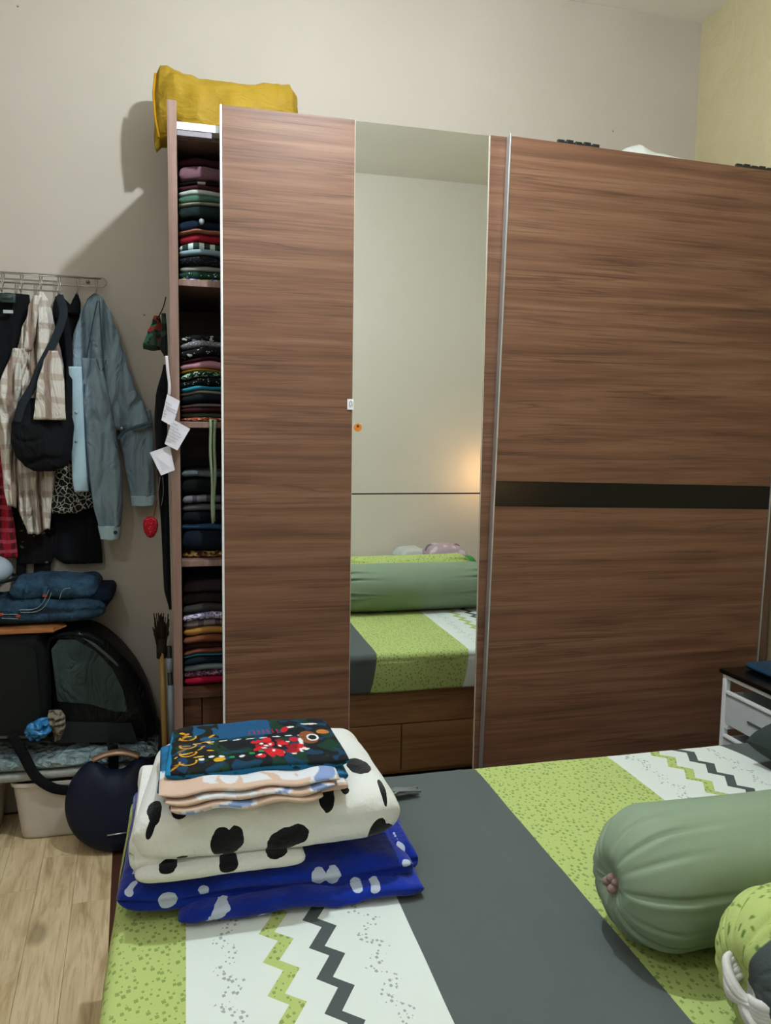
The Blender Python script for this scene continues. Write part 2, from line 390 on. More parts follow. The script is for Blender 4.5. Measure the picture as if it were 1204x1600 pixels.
# ---------------------------------------------------------------- wardrobe
W = thing('wardrobe', (.92, 2.5, 0), 'tall walnut brown sliding door wardrobe standing against the cream wall', 'wardrobe')
MB().box(-.040, -.016, 2.24, 2.79, 0, 2.162, .001).build('side_panel', M['walnut_side'], W)
MB().box(1.890, 1.921, 2.24, 2.79, 0, 2.10, .001).build('side_panel', M['walnut_side'], W)
MB().box(-.0155, 1.8895, 2.28, 2.79, 2.078, 2.098, .001).build('top_board', M['walnut_side'], W)
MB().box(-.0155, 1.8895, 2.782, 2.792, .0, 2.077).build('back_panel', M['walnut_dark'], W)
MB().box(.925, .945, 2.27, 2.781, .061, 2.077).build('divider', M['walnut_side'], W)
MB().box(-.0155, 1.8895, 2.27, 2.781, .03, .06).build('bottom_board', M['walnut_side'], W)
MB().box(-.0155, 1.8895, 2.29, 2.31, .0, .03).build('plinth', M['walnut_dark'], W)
tr = MB().box(-.0155, 1.8895, 2.241, 2.262, 2.095, 2.109, .001).box(-.0155, 1.8895, 2.241, 2.279, 2.090, 2.095)
tr.build('top_track', M['aluwhite'], W)
MB().box(-.0155, .075, 2.243, 2.262, 2.075, 2.0895, .001).build('track_cover', plain('track_grey', '#7c7378', .5), W)
MB().box(-.0155, 1.8895, 2.241, 2.279, .030, .040).build('bottom_track', M['alu'], W)
SH = []
for py in (446, 668, 886):
    z = at(280, py, 2.29).z; SH.append(z+.017)
    MB().box(-.0155, .9245, 2.29, 2.781, z, z+.017, .001).build('shelf', M['walnut_side'], W)
zt = .545; SH.append(zt)
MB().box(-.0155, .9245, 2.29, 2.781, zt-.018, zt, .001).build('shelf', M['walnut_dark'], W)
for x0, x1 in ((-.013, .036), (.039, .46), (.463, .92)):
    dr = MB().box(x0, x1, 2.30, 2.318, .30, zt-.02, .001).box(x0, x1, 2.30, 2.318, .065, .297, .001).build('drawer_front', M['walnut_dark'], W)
# left sliding door
DL = thing('sliding_door', (.58, 2.23, .04), 'left wardrobe door with tall mirror strip and white edge, pushed half open', 'wardrobe door')
z0, z1 = .045, 2.156
MB().box(.101, .459, 2.22, 2.238, z0, z1, .0008).build('wood_panel', M['walnut'], DL)
MB().box(.856, 1.06, 2.22, 2.238, z0, z1, .0008).build('wood_panel', M['walnut'], DL)
MB().box(.0945, .1005, 2.217, 2.239, z0, z1, .001).build('edge_profile', M['aluwhite'], DL)
MB().box(.4605, .8545, 2.2235, 2.236, z0, 1.1225, 0).build('mirror_pane', M['mirror'], DL)
MB().box(.4605, .8545, 2.2235, 2.236, 1.1265, z1-.001, 0).build('mirror_pane', M['mirror'], DL)
MB().box(.4605, .8545, 2.222, 2.236, 1.1225, 1.1265).build('joint_strip', M['black'], DL)
MB().box(.4590, .4605, 2.2195, 2.236, z0, z1).box(.8545, .8560, 2.2195, 2.236, z0, z1).build('mirror_trim', plain('trim_pale', '#a99a8a', .4), DL)
# right sliding door, hung about one degree out of true
pv = Vector((.886, 2.19, 1.125)); R1 = Matrix.Translation(pv) @ Matrix.Rotation(math.radians(1.05), 4, 'Y') @ Matrix.Translation(-pv)
DR = thing('sliding_door', (1.37, 2.19, .04), 'right wardrobe door of plain walnut crossed by a black glass band', 'wardrobe door')
X0, X1 = .886, 1.854; zb0, zb1 = 1.088, 1.163
def rb(x0, x1, y0, y1, z0, z1, bev=0): return MB().box(x0, x1, y0, y1, z0, z1, bev, R1)
rb(X0+.004, X1-.004, 2.192, 2.212, zb1+.0006, 2.150, .0006).build('wood_panel', M['walnut'], DR)
rb(X0+.004, X1-.004, 2.192, 2.212, .06, zb0-.0006, .0006).build('wood_panel', M['walnut'], DR)
rb(X0+.004, X1-.004, 2.1922, 2.212, zb0, zb1).build('glass_band', M['blackglass'], DR)
rb(X0-.001, X0+.0035, 2.188, 2.214, .055, 2.155, .0008).build('edge_profile', M['alu'], DR)
rb(X1-.0035, X1+.001, 2.188, 2.214, .055, 2.155, .0008).build('edge_profile', M['alu'], DR)
for xa in (1.037, 1.640):
    mb = MB()
    for k in range(5):
        mb.box(xa+.028*k, xa+.022+.028*k, 2.196, 2.206, 2.1495, 2.161+.002*(k % 2), .002, R1)
    mb.box(xa, xa+.13, 2.198, 2.204, 2.149, 2.157, 0, R1); mb.build('roller_bracket', M['black'], DR)
# small things on the left door
p = at(547, 632, 2.22); st = thing('sticker', (p.x, 2.218, p.z-.014), 'small white sticker with a grey door symbol at the mirror edge', 'sticker')
MB().box(p.x-.009, p.x+.009, 2.2165, 2.2195, p.z-.015, p.z+.015, .0005).build('card', M['aluwhite'], st)
MB().tube([(p.x-.003, 2.216, p.z-.008), (p.x-.003, 2.216, p.z+.006), (p.x, 2.216, p.z+.010), (p.x+.004, 2.216, p.z+.007), (p.x+.005, 2.216, p.z-.004), (p.x+.001, 2.216, p.z-.002), (p.x+.001, 2.216, p.z-.008)], .0009, 5).build('symbol', plain('grey_ink', '#6a6a66', .6), st)
p = at(559, 668, 2.22); st = thing('sticker', (p.x, 2.222, p.z-.012), 'tiny round orange sticker low on the upper mirror', 'sticker')
MB().rev((p.x, 0, p.z), [(.001, 2.2230), (.0115, 2.2230), (.0115, 2.2215), (.001, 2.2213)], 20, 'y').build('disc', plain('orange_sticker', '#d07818', .5, var=.2, vs=120), st)
MB().rev((p.x, 0, p.z+.004), [(.001, 2.2214), (.004, 2.2214), (.004, 2.2208), (.001, 2.2206)], 12, 'y').build('dot', plain('brown_ink', '#4a2810', .6), st)

# ---------------------------------------------------------------- soft slab used for folded cloth
def slab(name, x0, x1, y0, y1, z0, z1, mat, parent=None, layers=1, groove=.06, wave=0.0, wf=1.0, seed=0.0, e=.42, nu=56, nv=40, rough=.003, shear=0.0, taper=0.0,
         sdf=None, colf=None, endtuck=.25, arch=0.0, warp=None, pe=9):
    vs = []; fs = []; fl = []; cols = []
    xc, yc, zc = (x0+x1)/2, (y0+y1)/2, (z0+z1)/2; hx, hy, hz = (x1-x0)/2, (y1-y0)/2, (z1-z0)/2
    D = []; acc = [0.0]
    for k in range(1601):
        th = 2*PI*k/1600; D.append((sup(math.cos(th), e), sup(math.sin(th), .55)))
        if k: acc.append(acc[-1]+math.hypot((D[k][0]-D[k-1][0])*hy, (D[k][1]-D[k-1][1])*hz))
    ring = []; q = 0
    for k in range(nu):
        t = acc[-1]*k/nu
        while acc[q+1] < t: q += 1
        f = (t-acc[q])/max(1e-9, acc[q+1]-acc[q]); ring.append((D[q][0]+(D[q+1][0]-D[q][0])*f, D[q][1]+(D[q+1][1]-D[q][1])*f))
    for i in range(nv+1):
        s = -1+2*i/nv; s = math.sin(s*PI/2)*.35+s*.65
        sc = max(0.0, 1-abs(s)**pe)**.5
        sc = max(sc, .02)
        for k in range(nu):
            cy, cz = ring[k]
            g = 0
            if layers > 1:
                tt = (cz+1)/2*layers; fr = abs((tt % 1)-.5)*2; g = groove*fr**5
            y = yc+cy*(hy*(1-g*.35*(hz/hy+.3)))*(1-(1-sc)*endtuck*.4)
            z = zc+cz*hz*sc
            x = xc+s*hx*(1-taper*(y-y0)/(y1-y0))-(g*hz*.6*s if abs(s) > .8 else 0)+shear*(y-yc)
            wv = wave*(math.sin(s*PI*wf+seed*2.1)*.6+nz(s*1.7+seed, seed*3.1, 0)*.9)+arch*(1-s*s)
            z += wv
            n = nz(x*14+seed*7, y*14, z*30); n2 = nz(x*40+seed, y*40+5, z*60)
            dy_ = -rough*(n*1.4+n2*.5)
            y += dy_*(1 if cy < 0 else -1)*abs(cy)
            z += rough*(n+n2*.4)*(1 if cz > 0 else 0)
            if warp: z += warp(x, y, z)
            vs.append((x, y, z))
            if sdf: fl.append(sdf(x, y, z))
            if colf: cols.append(colf(x, y, z, s, cy, cz))
    for i in range(nv):
        for k in range(nu): fs.append((i*nu+k, i*nu+(k+1) % nu, (i+1)*nu+(k+1) % nu, (i+1)*nu+k))
    fs += [tuple(range(nu))[::-1], tuple(nv*nu+k for k in range(nu))]
    return obj(name, vs, fs, mat, parent, True, cols or None, fl or None)

# garments on the four wardrobe shelves: (top py, bottom py, material, label, arch)
def gz(py): return at(310, py, 2.33).z
G = [
 # shelf 0
 (0, 249, 262, cloth('#38151d'), 'dark maroon garment, topmost of the stack on the highest wardrobe shelf', .006),
 (0, 262, 283, cloth('#71505a'), 'thick dusty mauve garment near the top of the highest wardrobe shelf', .005),
 (0, 283, 288, printed('#0c0c10', ['#b9b3aa'], 'stripe', 60, .8), 'thin black cloth with pale edge under the mauve garment', .008),
 (0, 288, 296, cloth('#3c1720'), 'maroon garment between black cloth and pale grey cloth, highest shelf', .010),
 (0, 296, 304, cloth('#a7aca2'), 'pale grey cloth folded above the sage green garment', .012),
 (0, 304, 314, cloth('#41604f'), 'sage green garment folded in the highest wardrobe stack', .012),
 (0, 314, 320, cloth('#8d8a78'), 'thin cream cloth below the sage green garment', .010),
 (0, 320, 340, cloth('#12201f'), 'thick blackish green garment in the middle of the highest stack', .007),
 (0, 340, 357, cloth('#0d1a2c'), 'navy garment with a small grey round badge, highest shelf', .006),
 (0, 357, 363, cloth('#96604a'), 'thin rust orange cloth resting on the bright red garment', .005),
 (0, 363, 376, cloth('#931c2b'), 'bright red garment in the highest wardrobe stack', .004),
 (0, 376, 388, printed('#27382f', ['#c5cfc6'], 'stripe', 210, .15), 'dark green garment with white block stripes under the red one', .004),
 (0, 388, 396, cloth('#7f949c'), 'steel blue cloth under the white striped green garment', .006),
 (0, 396, 410, printed('#0d1016', ['#8f9488'], 'dots', 190, .16), 'black garment with tiny pale specks on the highest shelf', .008),
 (0, 410, 418, cloth('#8e8f88'), 'grey white cloth folded above the lowest green garment', .008),
 (0, 418, 429, printed('#17362a', ['#b9c3b5'], 'blot', 90, .66), 'dark green garment with white marks near the bottom of the stack', .004),
 (0, 429, 436, printed('#bdb9cc', ['#9a9818', '#5b4b7b'], 'blot', 40, .52), 'white purple and olive yellow print cloth, bottom of the highest stack', .0),
 # shelf 1
 (1, 525, 536, printed('#101014', ['#b4b0a8'], 'blot', 80, .62), 'black garment with white patches, topmost on the second shelf', .004),
 (1, 536, 546, printed('#6c6a70', ['#4b1f30', '#cfcfd4'], 'dots', 150, .25), 'grey dotted cloth near the top of the second shelf stack', .010),
 (1, 546, 560, printed('#0e0f12', ['#c9c9c4'], 'blot', 70, .64), 'black garment with white blobs on the second shelf', .006),
 (1, 560, 567, cloth('#3a1422'), 'dark wine cloth just above the pink garment', .005),
 (1, 567, 579, cloth('#b48189'), 'dusty pink garment in the middle of the second shelf', .008),
 (1, 579, 584, cloth('#a1761f'), 'thin mustard yellow cloth under the pink garment', .008),
 (1, 584, 593, printed('#122418', ['#79b389', '#c5d2c0'], 'blot', 80, .57), 'green and black printed garment with pale green edge', .010),
 (1, 593, 606, printed('#0c100e', ['#a5ada2'], 'dots', 110, .2), 'black garment with pale floral dots on the second shelf', .010),
 (1, 606, 613, cloth('#2b7f95'), 'bright teal cloth folded over a cream one', .014),
 (1, 613, 619, cloth('#a89a8b'), 'cream beige cloth right below the bright teal cloth', .014),
 (1, 619, 633, cloth('#10161b'), 'thick black garment below the cream beige cloth', .008),
 (1, 633, 639, cloth('#9b8b88'), 'pale pinkish grey cloth between black and wine garments', .006),
 (1, 639, 647, cloth('#361218'), 'dark wine garment near the bottom of the second shelf', .004),
 (1, 647, 655, cloth('#3f4c3c'), 'olive green garment near the bottom of the second shelf', .004),
 (1, 655, 661, printed('#b0482a', ['#d8c4b0', '#2c2420'], 'blot', 110, .55), 'orange red printed cloth, bottom of the second shelf', .0),
 # shelf 2
 (2, 737, 748, cloth('#565f60'), 'slate grey garment, topmost on the third shelf', .010),
 (2, 748, 778, cloth('#0b1211'), 'thick black garment under the slate grey one, third shelf', .002),
 (2, 778, 790, printed('#6f6b70', ['#3b3a44'], 'stripe', 160, .5), 'grey garment with dark stripes on the third shelf', .004),
 (2, 790, 804, cloth('#57565a'), 'plain mid grey garment on the third shelf', -.006),
 (2, 804, 824, cloth('#0b0e14'), 'black blue garment below the grey ones on the third shelf', .0),
 (2, 824, 834, cloth('#2e4a68'), 'dusky blue cloth in the third shelf pile', -.004),
 (2, 834, 868, cloth('#0c1420'), 'thick midnight blue garment low on the third shelf', .0),
 (2, 868, 878, printed('#6b4a26', ['#b99b5a', '#2b1810'], 'blot', 50, .52), 'brown and yellow print cloth, bottom of the third shelf', .0),
 # shelf 3
 (3, 910, 930, cloth('#32262b'), 'plum brown garment, topmost on the lowest shelf', .006),
 (3, 930, 950, cloth('#2a2220'), 'dark brown garment on the lowest shelf', .004),
 (3, 950, 964, cloth('#3c3836'), 'charcoal brown garment above the lavender cloth', .003),
 (3, 964, 976, printed('#9f98b8', ['#dedbe4', '#57508a'], 'blot', 60, .55), 'lavender and white print cloth on the lowest shelf', .002),
 (3, 976, 988, printed('#8f8184', ['#5c4f52'], 'stripe', 130, .5), 'greyish pink folded cloth below the lavender one', .004),
 (3, 988, 1003, cloth('#b88641'), 'ochre yellow garment in loose folds on the lowest shelf', .006),
 (3, 1003, 1014, cloth('#7c4830'), 'rusty orange garment under the ochre one', -.003),
 (3, 1014, 1026, cloth('#43261f'), 'chestnut brown garment on the lowest shelf', .0),
 (3, 1026, 1034, cloth('#7d463a'), 'brick red cloth above the turquoise edged one', .0),
 (3, 1034, 1040, cloth('#3c8492'), 'thin turquoise cloth on the lowest shelf', .002),
 (3, 1040, 1050, cloth('#0d1a26'), 'dark navy garment below the turquoise cloth', .002),
 (3, 1050, 1062, cloth('#8b9c9f'), 'light blue grey garment folded in a peak, lowest shelf', .012),
 (3, 1062, 1073, printed('#8a4a5c', ['#c98a9a', '#3a4a7a'], 'blot', 90, .5), 'pink patterned garment near the bottom of the lowest shelf', .006),
 (3, 1073, 1087, cloth('#a31535'), 'crimson garment at the very bottom of the lowest shelf', .0),
]
gn = ['folded clothes on the highest wardrobe shelf', 'folded clothes on the second wardrobe shelf', 'folded clothes on the third wardrobe shelf', 'folded clothes on the lowest wardrobe shelf']
def WARP(s, x, h):
    f = max(0, min(1, h/.09))
    pk = (.045, .055, .030, .050)[s]; am = (.016, .016, .008, .009)[s]
    d = x-pk; w_ = .055 if d < 0 else .13
    return f*am*(math.exp(-(d/w_)**2)-.55)+f*.0035*nz(x*22+s*3, h*30, s)
bysh = {}
for g in G: bysh.setdefault(g[0], []).append(g)
for s, items in bysh.items():
    z = SH[s]+.0008; top = gz(items[0][1]); tot = sum(i[2]-i[1] for i in items)
    k = (top-z)/tot
    arch_prev = 0
    for i, g in enumerate(reversed(items)):
        th = (g[2]-g[1])*k; rnd = random.Random(s*50+i)
        xa = -.0150+rnd.random()*.003; ya = 2.318+rnd.random()*.026
        a = 0 if i == 0 else g[5]
        o = slab('folded_garment', xa, .25+rnd.random()*.03, ya, 2.60+rnd.random()*.04, z, z+th*1.03, g[3], None, max(1, int(round(th/.009))), .30, .0012 if i else .0, 1.3, i*.7+s*5, nu=44, nv=44, rough=.0022, e=.3, pe=24, warp=lambda x, y, z, s=s: WARP(s, x, z-SH[s]), endtuck=0)
        tag(o, g[4], 'clothes', gn[s]); z += th
# grey badge on the navy garment
p = at(315, 346, 2.32)
b_ = MB(); b_.rev((p.x, 0, p.z), [(.0005, 2.331), (.0075, 2.331), (.0075, 2.3175), (.0005, 2.3165)], 16, 'y')
navy_g = [o for o in COL.objects if o.get('label', '').startswith('navy garment with a small grey')][0]
b_.build('badge', plain('badge_grey', '#9aa2a4', .6), navy_g, True)
# pale straps hanging from the second shelf in front of the third
st = thing('strap', (.062, 2.29, .9), 'pale green cloth straps dangling from the second shelf in front of dark clothes', 'strap')
for (a, b2, c2) in (((328, 655), (330, 720), (333, 818)), ((335, 655), (336, 710), (334, 815))):
    pts = []
    for t in range(15):
        u = t/14; x = (1-u)**2*a[0]+2*u*(1-u)*b2[0]+u*u*c2[0]; y = a[1]+(c2[1]-a[1])*u
        q = at(x, y, 2.272); pts.append((q.x+.0015*math.sin(u*11+a[0]), q.y, q.z))
    MB().tube(pts, .0045, 6, flat=.0015).build('cord', cloth('#7d8a70'), st, True)

# ---------------------------------------------------------------- on top of the wardrobe
def loftx(name, stations, mat, parent=None, n=40, m=48, seed=0, amp=.006, freq=16, colf=None, e=.8):
    # stations: (x, yc, zlo, zhi, ydepth)
    vs = []; fs = []; cols = []
    for i in range(m+1):
        u = i/m*(len(stations)-1); a = min(int(u), len(stations)-2); f = u-a; f = f*f*(3-2*f)
        S = [stations[a][k]*(1-f)+stations[a+1][k]*f for k in range(5)]
        for k in range(n):
            th = 2*PI*k/n; cy, cz = sup(math.cos(th), e), sup(math.sin(th), e)
            y = S[1]+cy*S[4]/2; z = (S[2]+S[3])/2+cz*(S[3]-S[2])/2; x = S[0]
            d = amp*(nz(x*freq+seed, y*freq, z*freq)+.5*nz(x*freq*2.5, y*freq*2.5+seed, z*freq*2.5))
            y += cy*d*1.5; z += (cz*d if cz > 0 else 0); x += d*.5
            vs.append((x, y, z))
            if colf: cols.append(colf(x, y, z))
    for i in range(m):
        for k in range(n): fs.append((i*n+k, i*n+(k+1) % n, (i+1)*n+(k+1) % n, (i+1)*n+k))
    fs += [tuple(range(n))[::-1], tuple(m*n+k for k in range(n))]
    return obj(name, vs, fs, mat, parent, True, cols or None)
m, nt, b = newmat('yellow_satin'); b.inputs['Roughness'].default_value = .7; b.inputs['Specular IOR Level'].default_value = .3
v = coords(nt); sp = nd(nt, 'ShaderNodeSeparateXYZ'); nt.links.new(v, sp.inputs[0])
hgt = math_n(nt, 'ADD', sp.outputs[2], math_n(nt, 'MULTIPLY', noise_n(nt, v, 9, 3), .10))
c = ramp(nt, noise_n(nt, v, 7, 3), [(.3, '#8a6c10'), (.6, '#9a7c1c'), (.8, '#938040')])
bump(nt, b, noise_n(nt, coords(nt, (1, 1, 2)), 14, 4, .5, 1), .5, .02); setc(nt, b, c); M['yellow'] = m
pt = thing('pillow', (.13, 2.5, 2.10), 'dusty yellow pillow lying on top of the wardrobe at its left corner', 'pillow')
loftx('pillowcase', [(-.083, 2.62, 2.20, 2.27, .02), (-.080, 2.62, 2.15, 2.365, .10), (-.066, 2.62, 2.168, 2.392, .15), (-.045, 2.62, 2.172, 2.396, .18), (-.025, 2.62, 2.172, 2.385, .20), (.0, 2.62, 2.12, 2.372, .22), (.05, 2.61, 2.10, 2.358, .24), (.13, 2.61, 2.10, 2.352, .26), (.21, 2.61, 2.10, 2.360, .24), (.28, 2.61, 2.105, 2.372, .22), (.325, 2.61, 2.115, 2.382, .18), (.345, 2.61, 2.15, 2.365, .10), (.352, 2.61, 2.2, 2.30, .02)], M['yellow'], pt, amp=.010, seed=3, m=70, n=48)
MB().tube([(-.078, 2.575, 2.36), (-.084, 2.57, 2.30), (-.080, 2.565, 2.23), (-.070, 2.56, 2.172)], .004, 6).build('piping', cloth('#a8780f'), pt, True)
cb2 = loftx('white_bundle', [(1.42, 2.6, 2.10, 2.14, .05), (1.45, 2.6, 2.10, 2.25, .14), (1.50, 2.6, 2.10, 2.305, .18), (1.54, 2.6, 2.10, 2.317, .18), (1.60, 2.6, 2.10, 2.298, .18), (1.68, 2.6, 2.10, 2.288, .18), (1.76, 2.6, 2.1, 2.282, .16), (1.80, 2.6, 2.1, 2.2, .08)], plain('white_sheeting', '#d9dad2', .6, bmp=.4, bs_=14), amp=.006, seed=9, freq=9)
tag(cb2, 'white cloth bundle on top of the wardrobe behind the right door', 'bundle')

# ---------------------------------------------------------------- bed
BX0, BX1, BY0, BY1, BZ = -.125, 1.56, -.40, 1.735, .5
BD = thing('bed', ((BX0+BX1)/2, (BY0+BY1)/2, 0), 'wooden drawer bed made up with green, white and grey zigzag sheet', 'bed')
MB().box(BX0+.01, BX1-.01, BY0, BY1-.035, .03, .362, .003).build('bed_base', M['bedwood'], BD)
MB().box(BX0+.03, BX1-.03, BY0+.05, BY1-.08, 0, .03).build('plinth', M['black'], BD)
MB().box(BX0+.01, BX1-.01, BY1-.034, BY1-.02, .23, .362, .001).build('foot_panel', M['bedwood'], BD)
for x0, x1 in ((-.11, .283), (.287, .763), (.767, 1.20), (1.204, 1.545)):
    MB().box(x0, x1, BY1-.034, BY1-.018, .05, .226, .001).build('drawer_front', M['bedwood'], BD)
MB().box(BX0+.02, BX1-.02, BY0+.01, BY1-.022, .3625, BZ-.012, .02).build('mattress', plain('mattress_ticking', '#b9bdb4', .8), BD)
def wrap(s, a, b2, r=.022, maxd=.138):
    def side(d):   # d = distance past the start of the arc
        al = d/r
        if al < PI/2: return r*math.sin(al), r*(1-math.cos(al))
        return r+.012*math.sin((d-r*PI/2)*12), min(r+(d-r*PI/2), maxd)
    if s < a+r:
        h, dr = side(a+r-s); return a+r-h, dr
    if s > b2-r:
        h, dr = side(s-(b2-r)); return b2-r+h, dr
    return s, 0.0
def sheet():
    ext = .135; s0, s1, t0, t1 = BX0-ext, BX1+ext, BY0-.0, BY1+ext
    def axis(a, b2, lo, hi, n):
        vals = [a+(b2-a)*i/n for i in range(n+1)]
        for e0 in (lo, hi):
            vals += [e0-.04+.005*i for i in range(17)]
        return sorted(set(round(v, 5) for v in vals if a <= v <= b2))
    ss = axis(s0, s1, BX0, BX1, 150); tt = axis(t0, t1, BY0, BY1, 160)
    vs = []; uvs = []
    for t in tt:
        y, dy = wrap(t, BY0-1, BY1)
        y_row = y
        for s in ss:
            y = y_row; x, dx = wrap(s, BX0, BX1)
            dz = min(math.hypot(dx, dy), .137)
            top = max(0, 1-dz/.02)
            wz = .0022*nz(s*5, t*3)+.0012*nz(s*16, t*12, 3)
            # long soft creases across the grey stripe
            for (cx, sl, ph) in ((.40, .10, 0), (.47, -.12, 1), (.60, .06, 2)):
                d = s-cx-sl*(t-1.3)-.01*math.sin(t*6+ph); wz += .0022*math.exp(-(d/.008)**2)
            z = BZ+wz*top-dz
            if dx > .03: x += (-1 if s < .5 else 1)*(.004*math.sin(t*21)+.003*nz(t*30, 1))*min(1, dx/.1)
            if dy > .03: y += (.003*math.sin(s*19))*min(1, dy/.1)
            # corner: pull the seam inwards as a fitted sheet does
            ce = max(0, (t-1.60)/.135)**2*.03 if s > 1.2 else 0
            ce2 = max(0, (t-1.66)/.08)**2*.012
            vs.append((x, y, z)); uvs.append((s+ce*max(0, min(1, (s-1.2)/.15))+ce2*.4, t))
    n = len(ss); fs = []
    for j in range(len(tt)-1):
        for i in range(n-1): fs.append((j*n+i, j*n+i+1, (j+1)*n+i+1, (j+1)*n+i))
    o = obj('fitted_sheet', vs, fs, M['sheet'], BD, True)
    uvl = o.data.uv_layers.new(name='UVMap')
    for lp in o.data.loops: uvl.data[lp.index].uv = uvs[lp.vertex_index]
    md = o.modifiers.new('s', 'SOLIDIFY'); md.thickness = .0025; md.offset = -1
sheet()
o = obj('hair_tie', *(lambda mb: (mb.v, mb.f))(MB()), M['black']) if False else None
# grey tassel scrap on the grey stripe
tb = MB()
for k in range(16):
    rr = random.Random(k); z = .505+rr.random()*.012
    tb.tube([(.40+rr.random()*.02, 1.60+rr.uniform(-.02, .02), z), (.44, 1.605+rr.uniform(-.014, .014), z+.006), (.485+rr.random()*.012, 1.622+rr.uniform(-.016, .016), .505+rr.random()*.008)], .0028, 5)
tag(tb.build('fluffy_scrap', cloth('#7a7e7c'), None, True), 'grey fluffy tuft lying on the grey stripe behind the blankets', 'tassel')

# ---------------------------------------------------------------- blankets
def spotsdf(spots, tf):
    def f(x, y, z):
        t = tf(x, y, z); best = 9
        for (cx, ct, rx, rt_, a) in spots:
            dx, dt = x-cx, t-ct; ca, sa = math.cos(a), math.sin(a)
            p, q = dx*ca+dt*sa, -dx*sa+dt*ca
            d = math.hypot(p/rx, q/rt_)-1
            best = min(best, d)
        return best
    return f
blue = sdfmat('blue_fleece', '#08268a', '#b9c3d6', 120, .22)
def tb_(x, y, z): return z+max(0, y-1.27)
bs = []
def fp(px, py, Y=1.262): q = at(px, py, Y); return q.x, q.z
for (px, py, w_, h_, a) in ((262, 1408, .016, .012, 0), (340, 1412, .013, .010, .3), (350, 1405, .010, .005, -.2), (325, 1423, .014, .003, .8), (408, 1420, .011, .008, .1), (452, 1416, .011, .008, -.2), (430, 1418, .008, .006, .2), (498, 1372, .013, .014, 0), (520, 1370, .015, .012, .2), (500, 1362, .008, .008, 0), (522, 1358, .008, .008, 0), (555, 1378, .010, .006, 0), (582, 1376, .010, .006, .3), (637, 1350, .009, .008, .4), (205, 1378, .006, .012, -.6), (200, 1395, .007, .012, .3), (210, 1340, .006, .014, -.6), (207, 1325, .006, .01, -.7), (318, 1393, .009, .007, 0)):
    q = fp(px, py); bs.append((q[0], q[1], w_, h_, a))
B1 = thing('blanket', (.14, 1.45, .5), 'royal blue fleece blanket with white paw prints, lowest of the pile on the bed', 'blanket', 'blankets piled on the bed corner')
slab('blanket_fold', -.118, .385, 1.262, 1.68, .507, .566, blue, B1, 2, .22, .004, 2.2, 1.3, sdf=spotsdf(bs, tb_), nu=130, nv=110, rough=.006, taper=.02)
bf = []
slab('loose_edge', -.02, .392, 1.235, 1.36, .503, .532, blue, B1, 1, 0, .005, 3, 4.1, sdf=spotsdf(bs, lambda x, y, z: z), nu=90, nv=90, rough=.006)
slab('loose_edge', .28, .402, 1.30, 1.44, .504, .560, blue, B1, 2, .2, .003, 1.5, 2.2, sdf=spotsdf(bs, lambda x, y, z: z), nu=70, nv=50, rough=.005)
cow = sdfmat('cow_fleece', '#dcdcd6', '#0d0f12', 160, .03)
YF_ = 1.262
def tw(x, y, z): return z+max(0, y-YF_-.02)
cs = []
for (px, py, w_, h_, a) in ((345, 1318, .0155, .026, -.25), (369, 1312, .013, .022, .15), (357, 1330, .018, .012, 0), (444, 1318, .031, .022, .55), (465, 1308, .020, .019, .2), (432, 1332, .017, .010, .3), (590, 1303, .014, .026, -.25), (608, 1306, .013, .019, .2), (598, 1322, .017, .010, 0), (262, 1357, .0145, .008, .1), (357, 1352, .016, .013, 0), (285, 1345, .010, .004, 0), (234, 1303, .006, .016, -.3)):
    q = fp(px, py, 1.255); cs.append((q[0], q[1], w_, h_, a))
for (px, py, w_, h_, a) in ((519, 1262, .015, .030, 0), (560, 1197, .022, .035, 0), (240, 1268, .012, .028, 0), (280, 1270, .016, .02, 0), (608, 1243, .006, .03, 0), (548, 1250, .008, .01, 0), (200, 1222, .01, .03, 0)):
    d = at(px, py, 1)-EYE; q = EYE+d*((.69-1.3)/d.z); cs.append((q.x, .69+max(0, q.y-YF_-.02), w_, h_, a))
sd = spotsdf(cs, tw)
B2 = thing('blanket', (.13, 1.43, .567), 'thick white fleece blanket with black cow spots, folded on the blue blanket', 'blanket', 'blankets piled on the bed corner')
slab('blanket_fold', -.090, .362, 1.262, 1.60, .588, .692, cow, B2, 1, 0, .002, 1.1, 2.0, sdf=sd, nu=170, nv=130, rough=.0035, taper=.10, e=.30, shear=.02)
slab('under_fold', -.088, .19, 1.252, 1.585, .567, .600, cow, B2, 1, 0, .001, 1.4, 6.0, sdf=sd, nu=90, nv=90, rough=.003, taper=.06, e=.30)
slab('left_fold', -.098, -.02, 1.272, 1.57, .574, .652, cow, B2, 2, .18, .001, 1.4, 3.0, sdf=sd, nu=80, nv=40, rough=.003, e=.30)

# batik cloth painted per point in its own metres
bt = attrmat('batik_print')
rng = random.Random(4)
def C3(h): return lin(h)
marks = []
for k in range(9): marks.append(('d', .055+k*.0235, .108+.004*math.sin(k), .0075, .0022, .1, '#d8dad6'))
for k in range(10): marks.append(('d', .062+k*.017, .038+.006*math.sin(k*1.3), .0052, .0042, rng.uniform(-1, 1), rng.choice(['#d8dad6', '#1d8a45', '#2b5aa0', '#d8dad6', '#1d8a45'])))
for k in range(30): marks.append(('d', rng.uniform(.155, .235), rng.uniform(.022, .095), rng.uniform(.005, .013), rng.uniform(.004, .009), rng.uniform(-2, 2), rng.choice(['#c01a22', '#c01a22', '#b3121c', '#8a1018'])))
for k in range(16): marks.append(('d', rng.uniform(.160, .245), rng.uniform(.02, .085), .0045, .0028, rng.uniform(-2, 2), '#dcdcd8'))
for k in range(7): marks.append(('d', .150+k*.0085, .135, .0012, .011, .05, '#9c1c3a'))
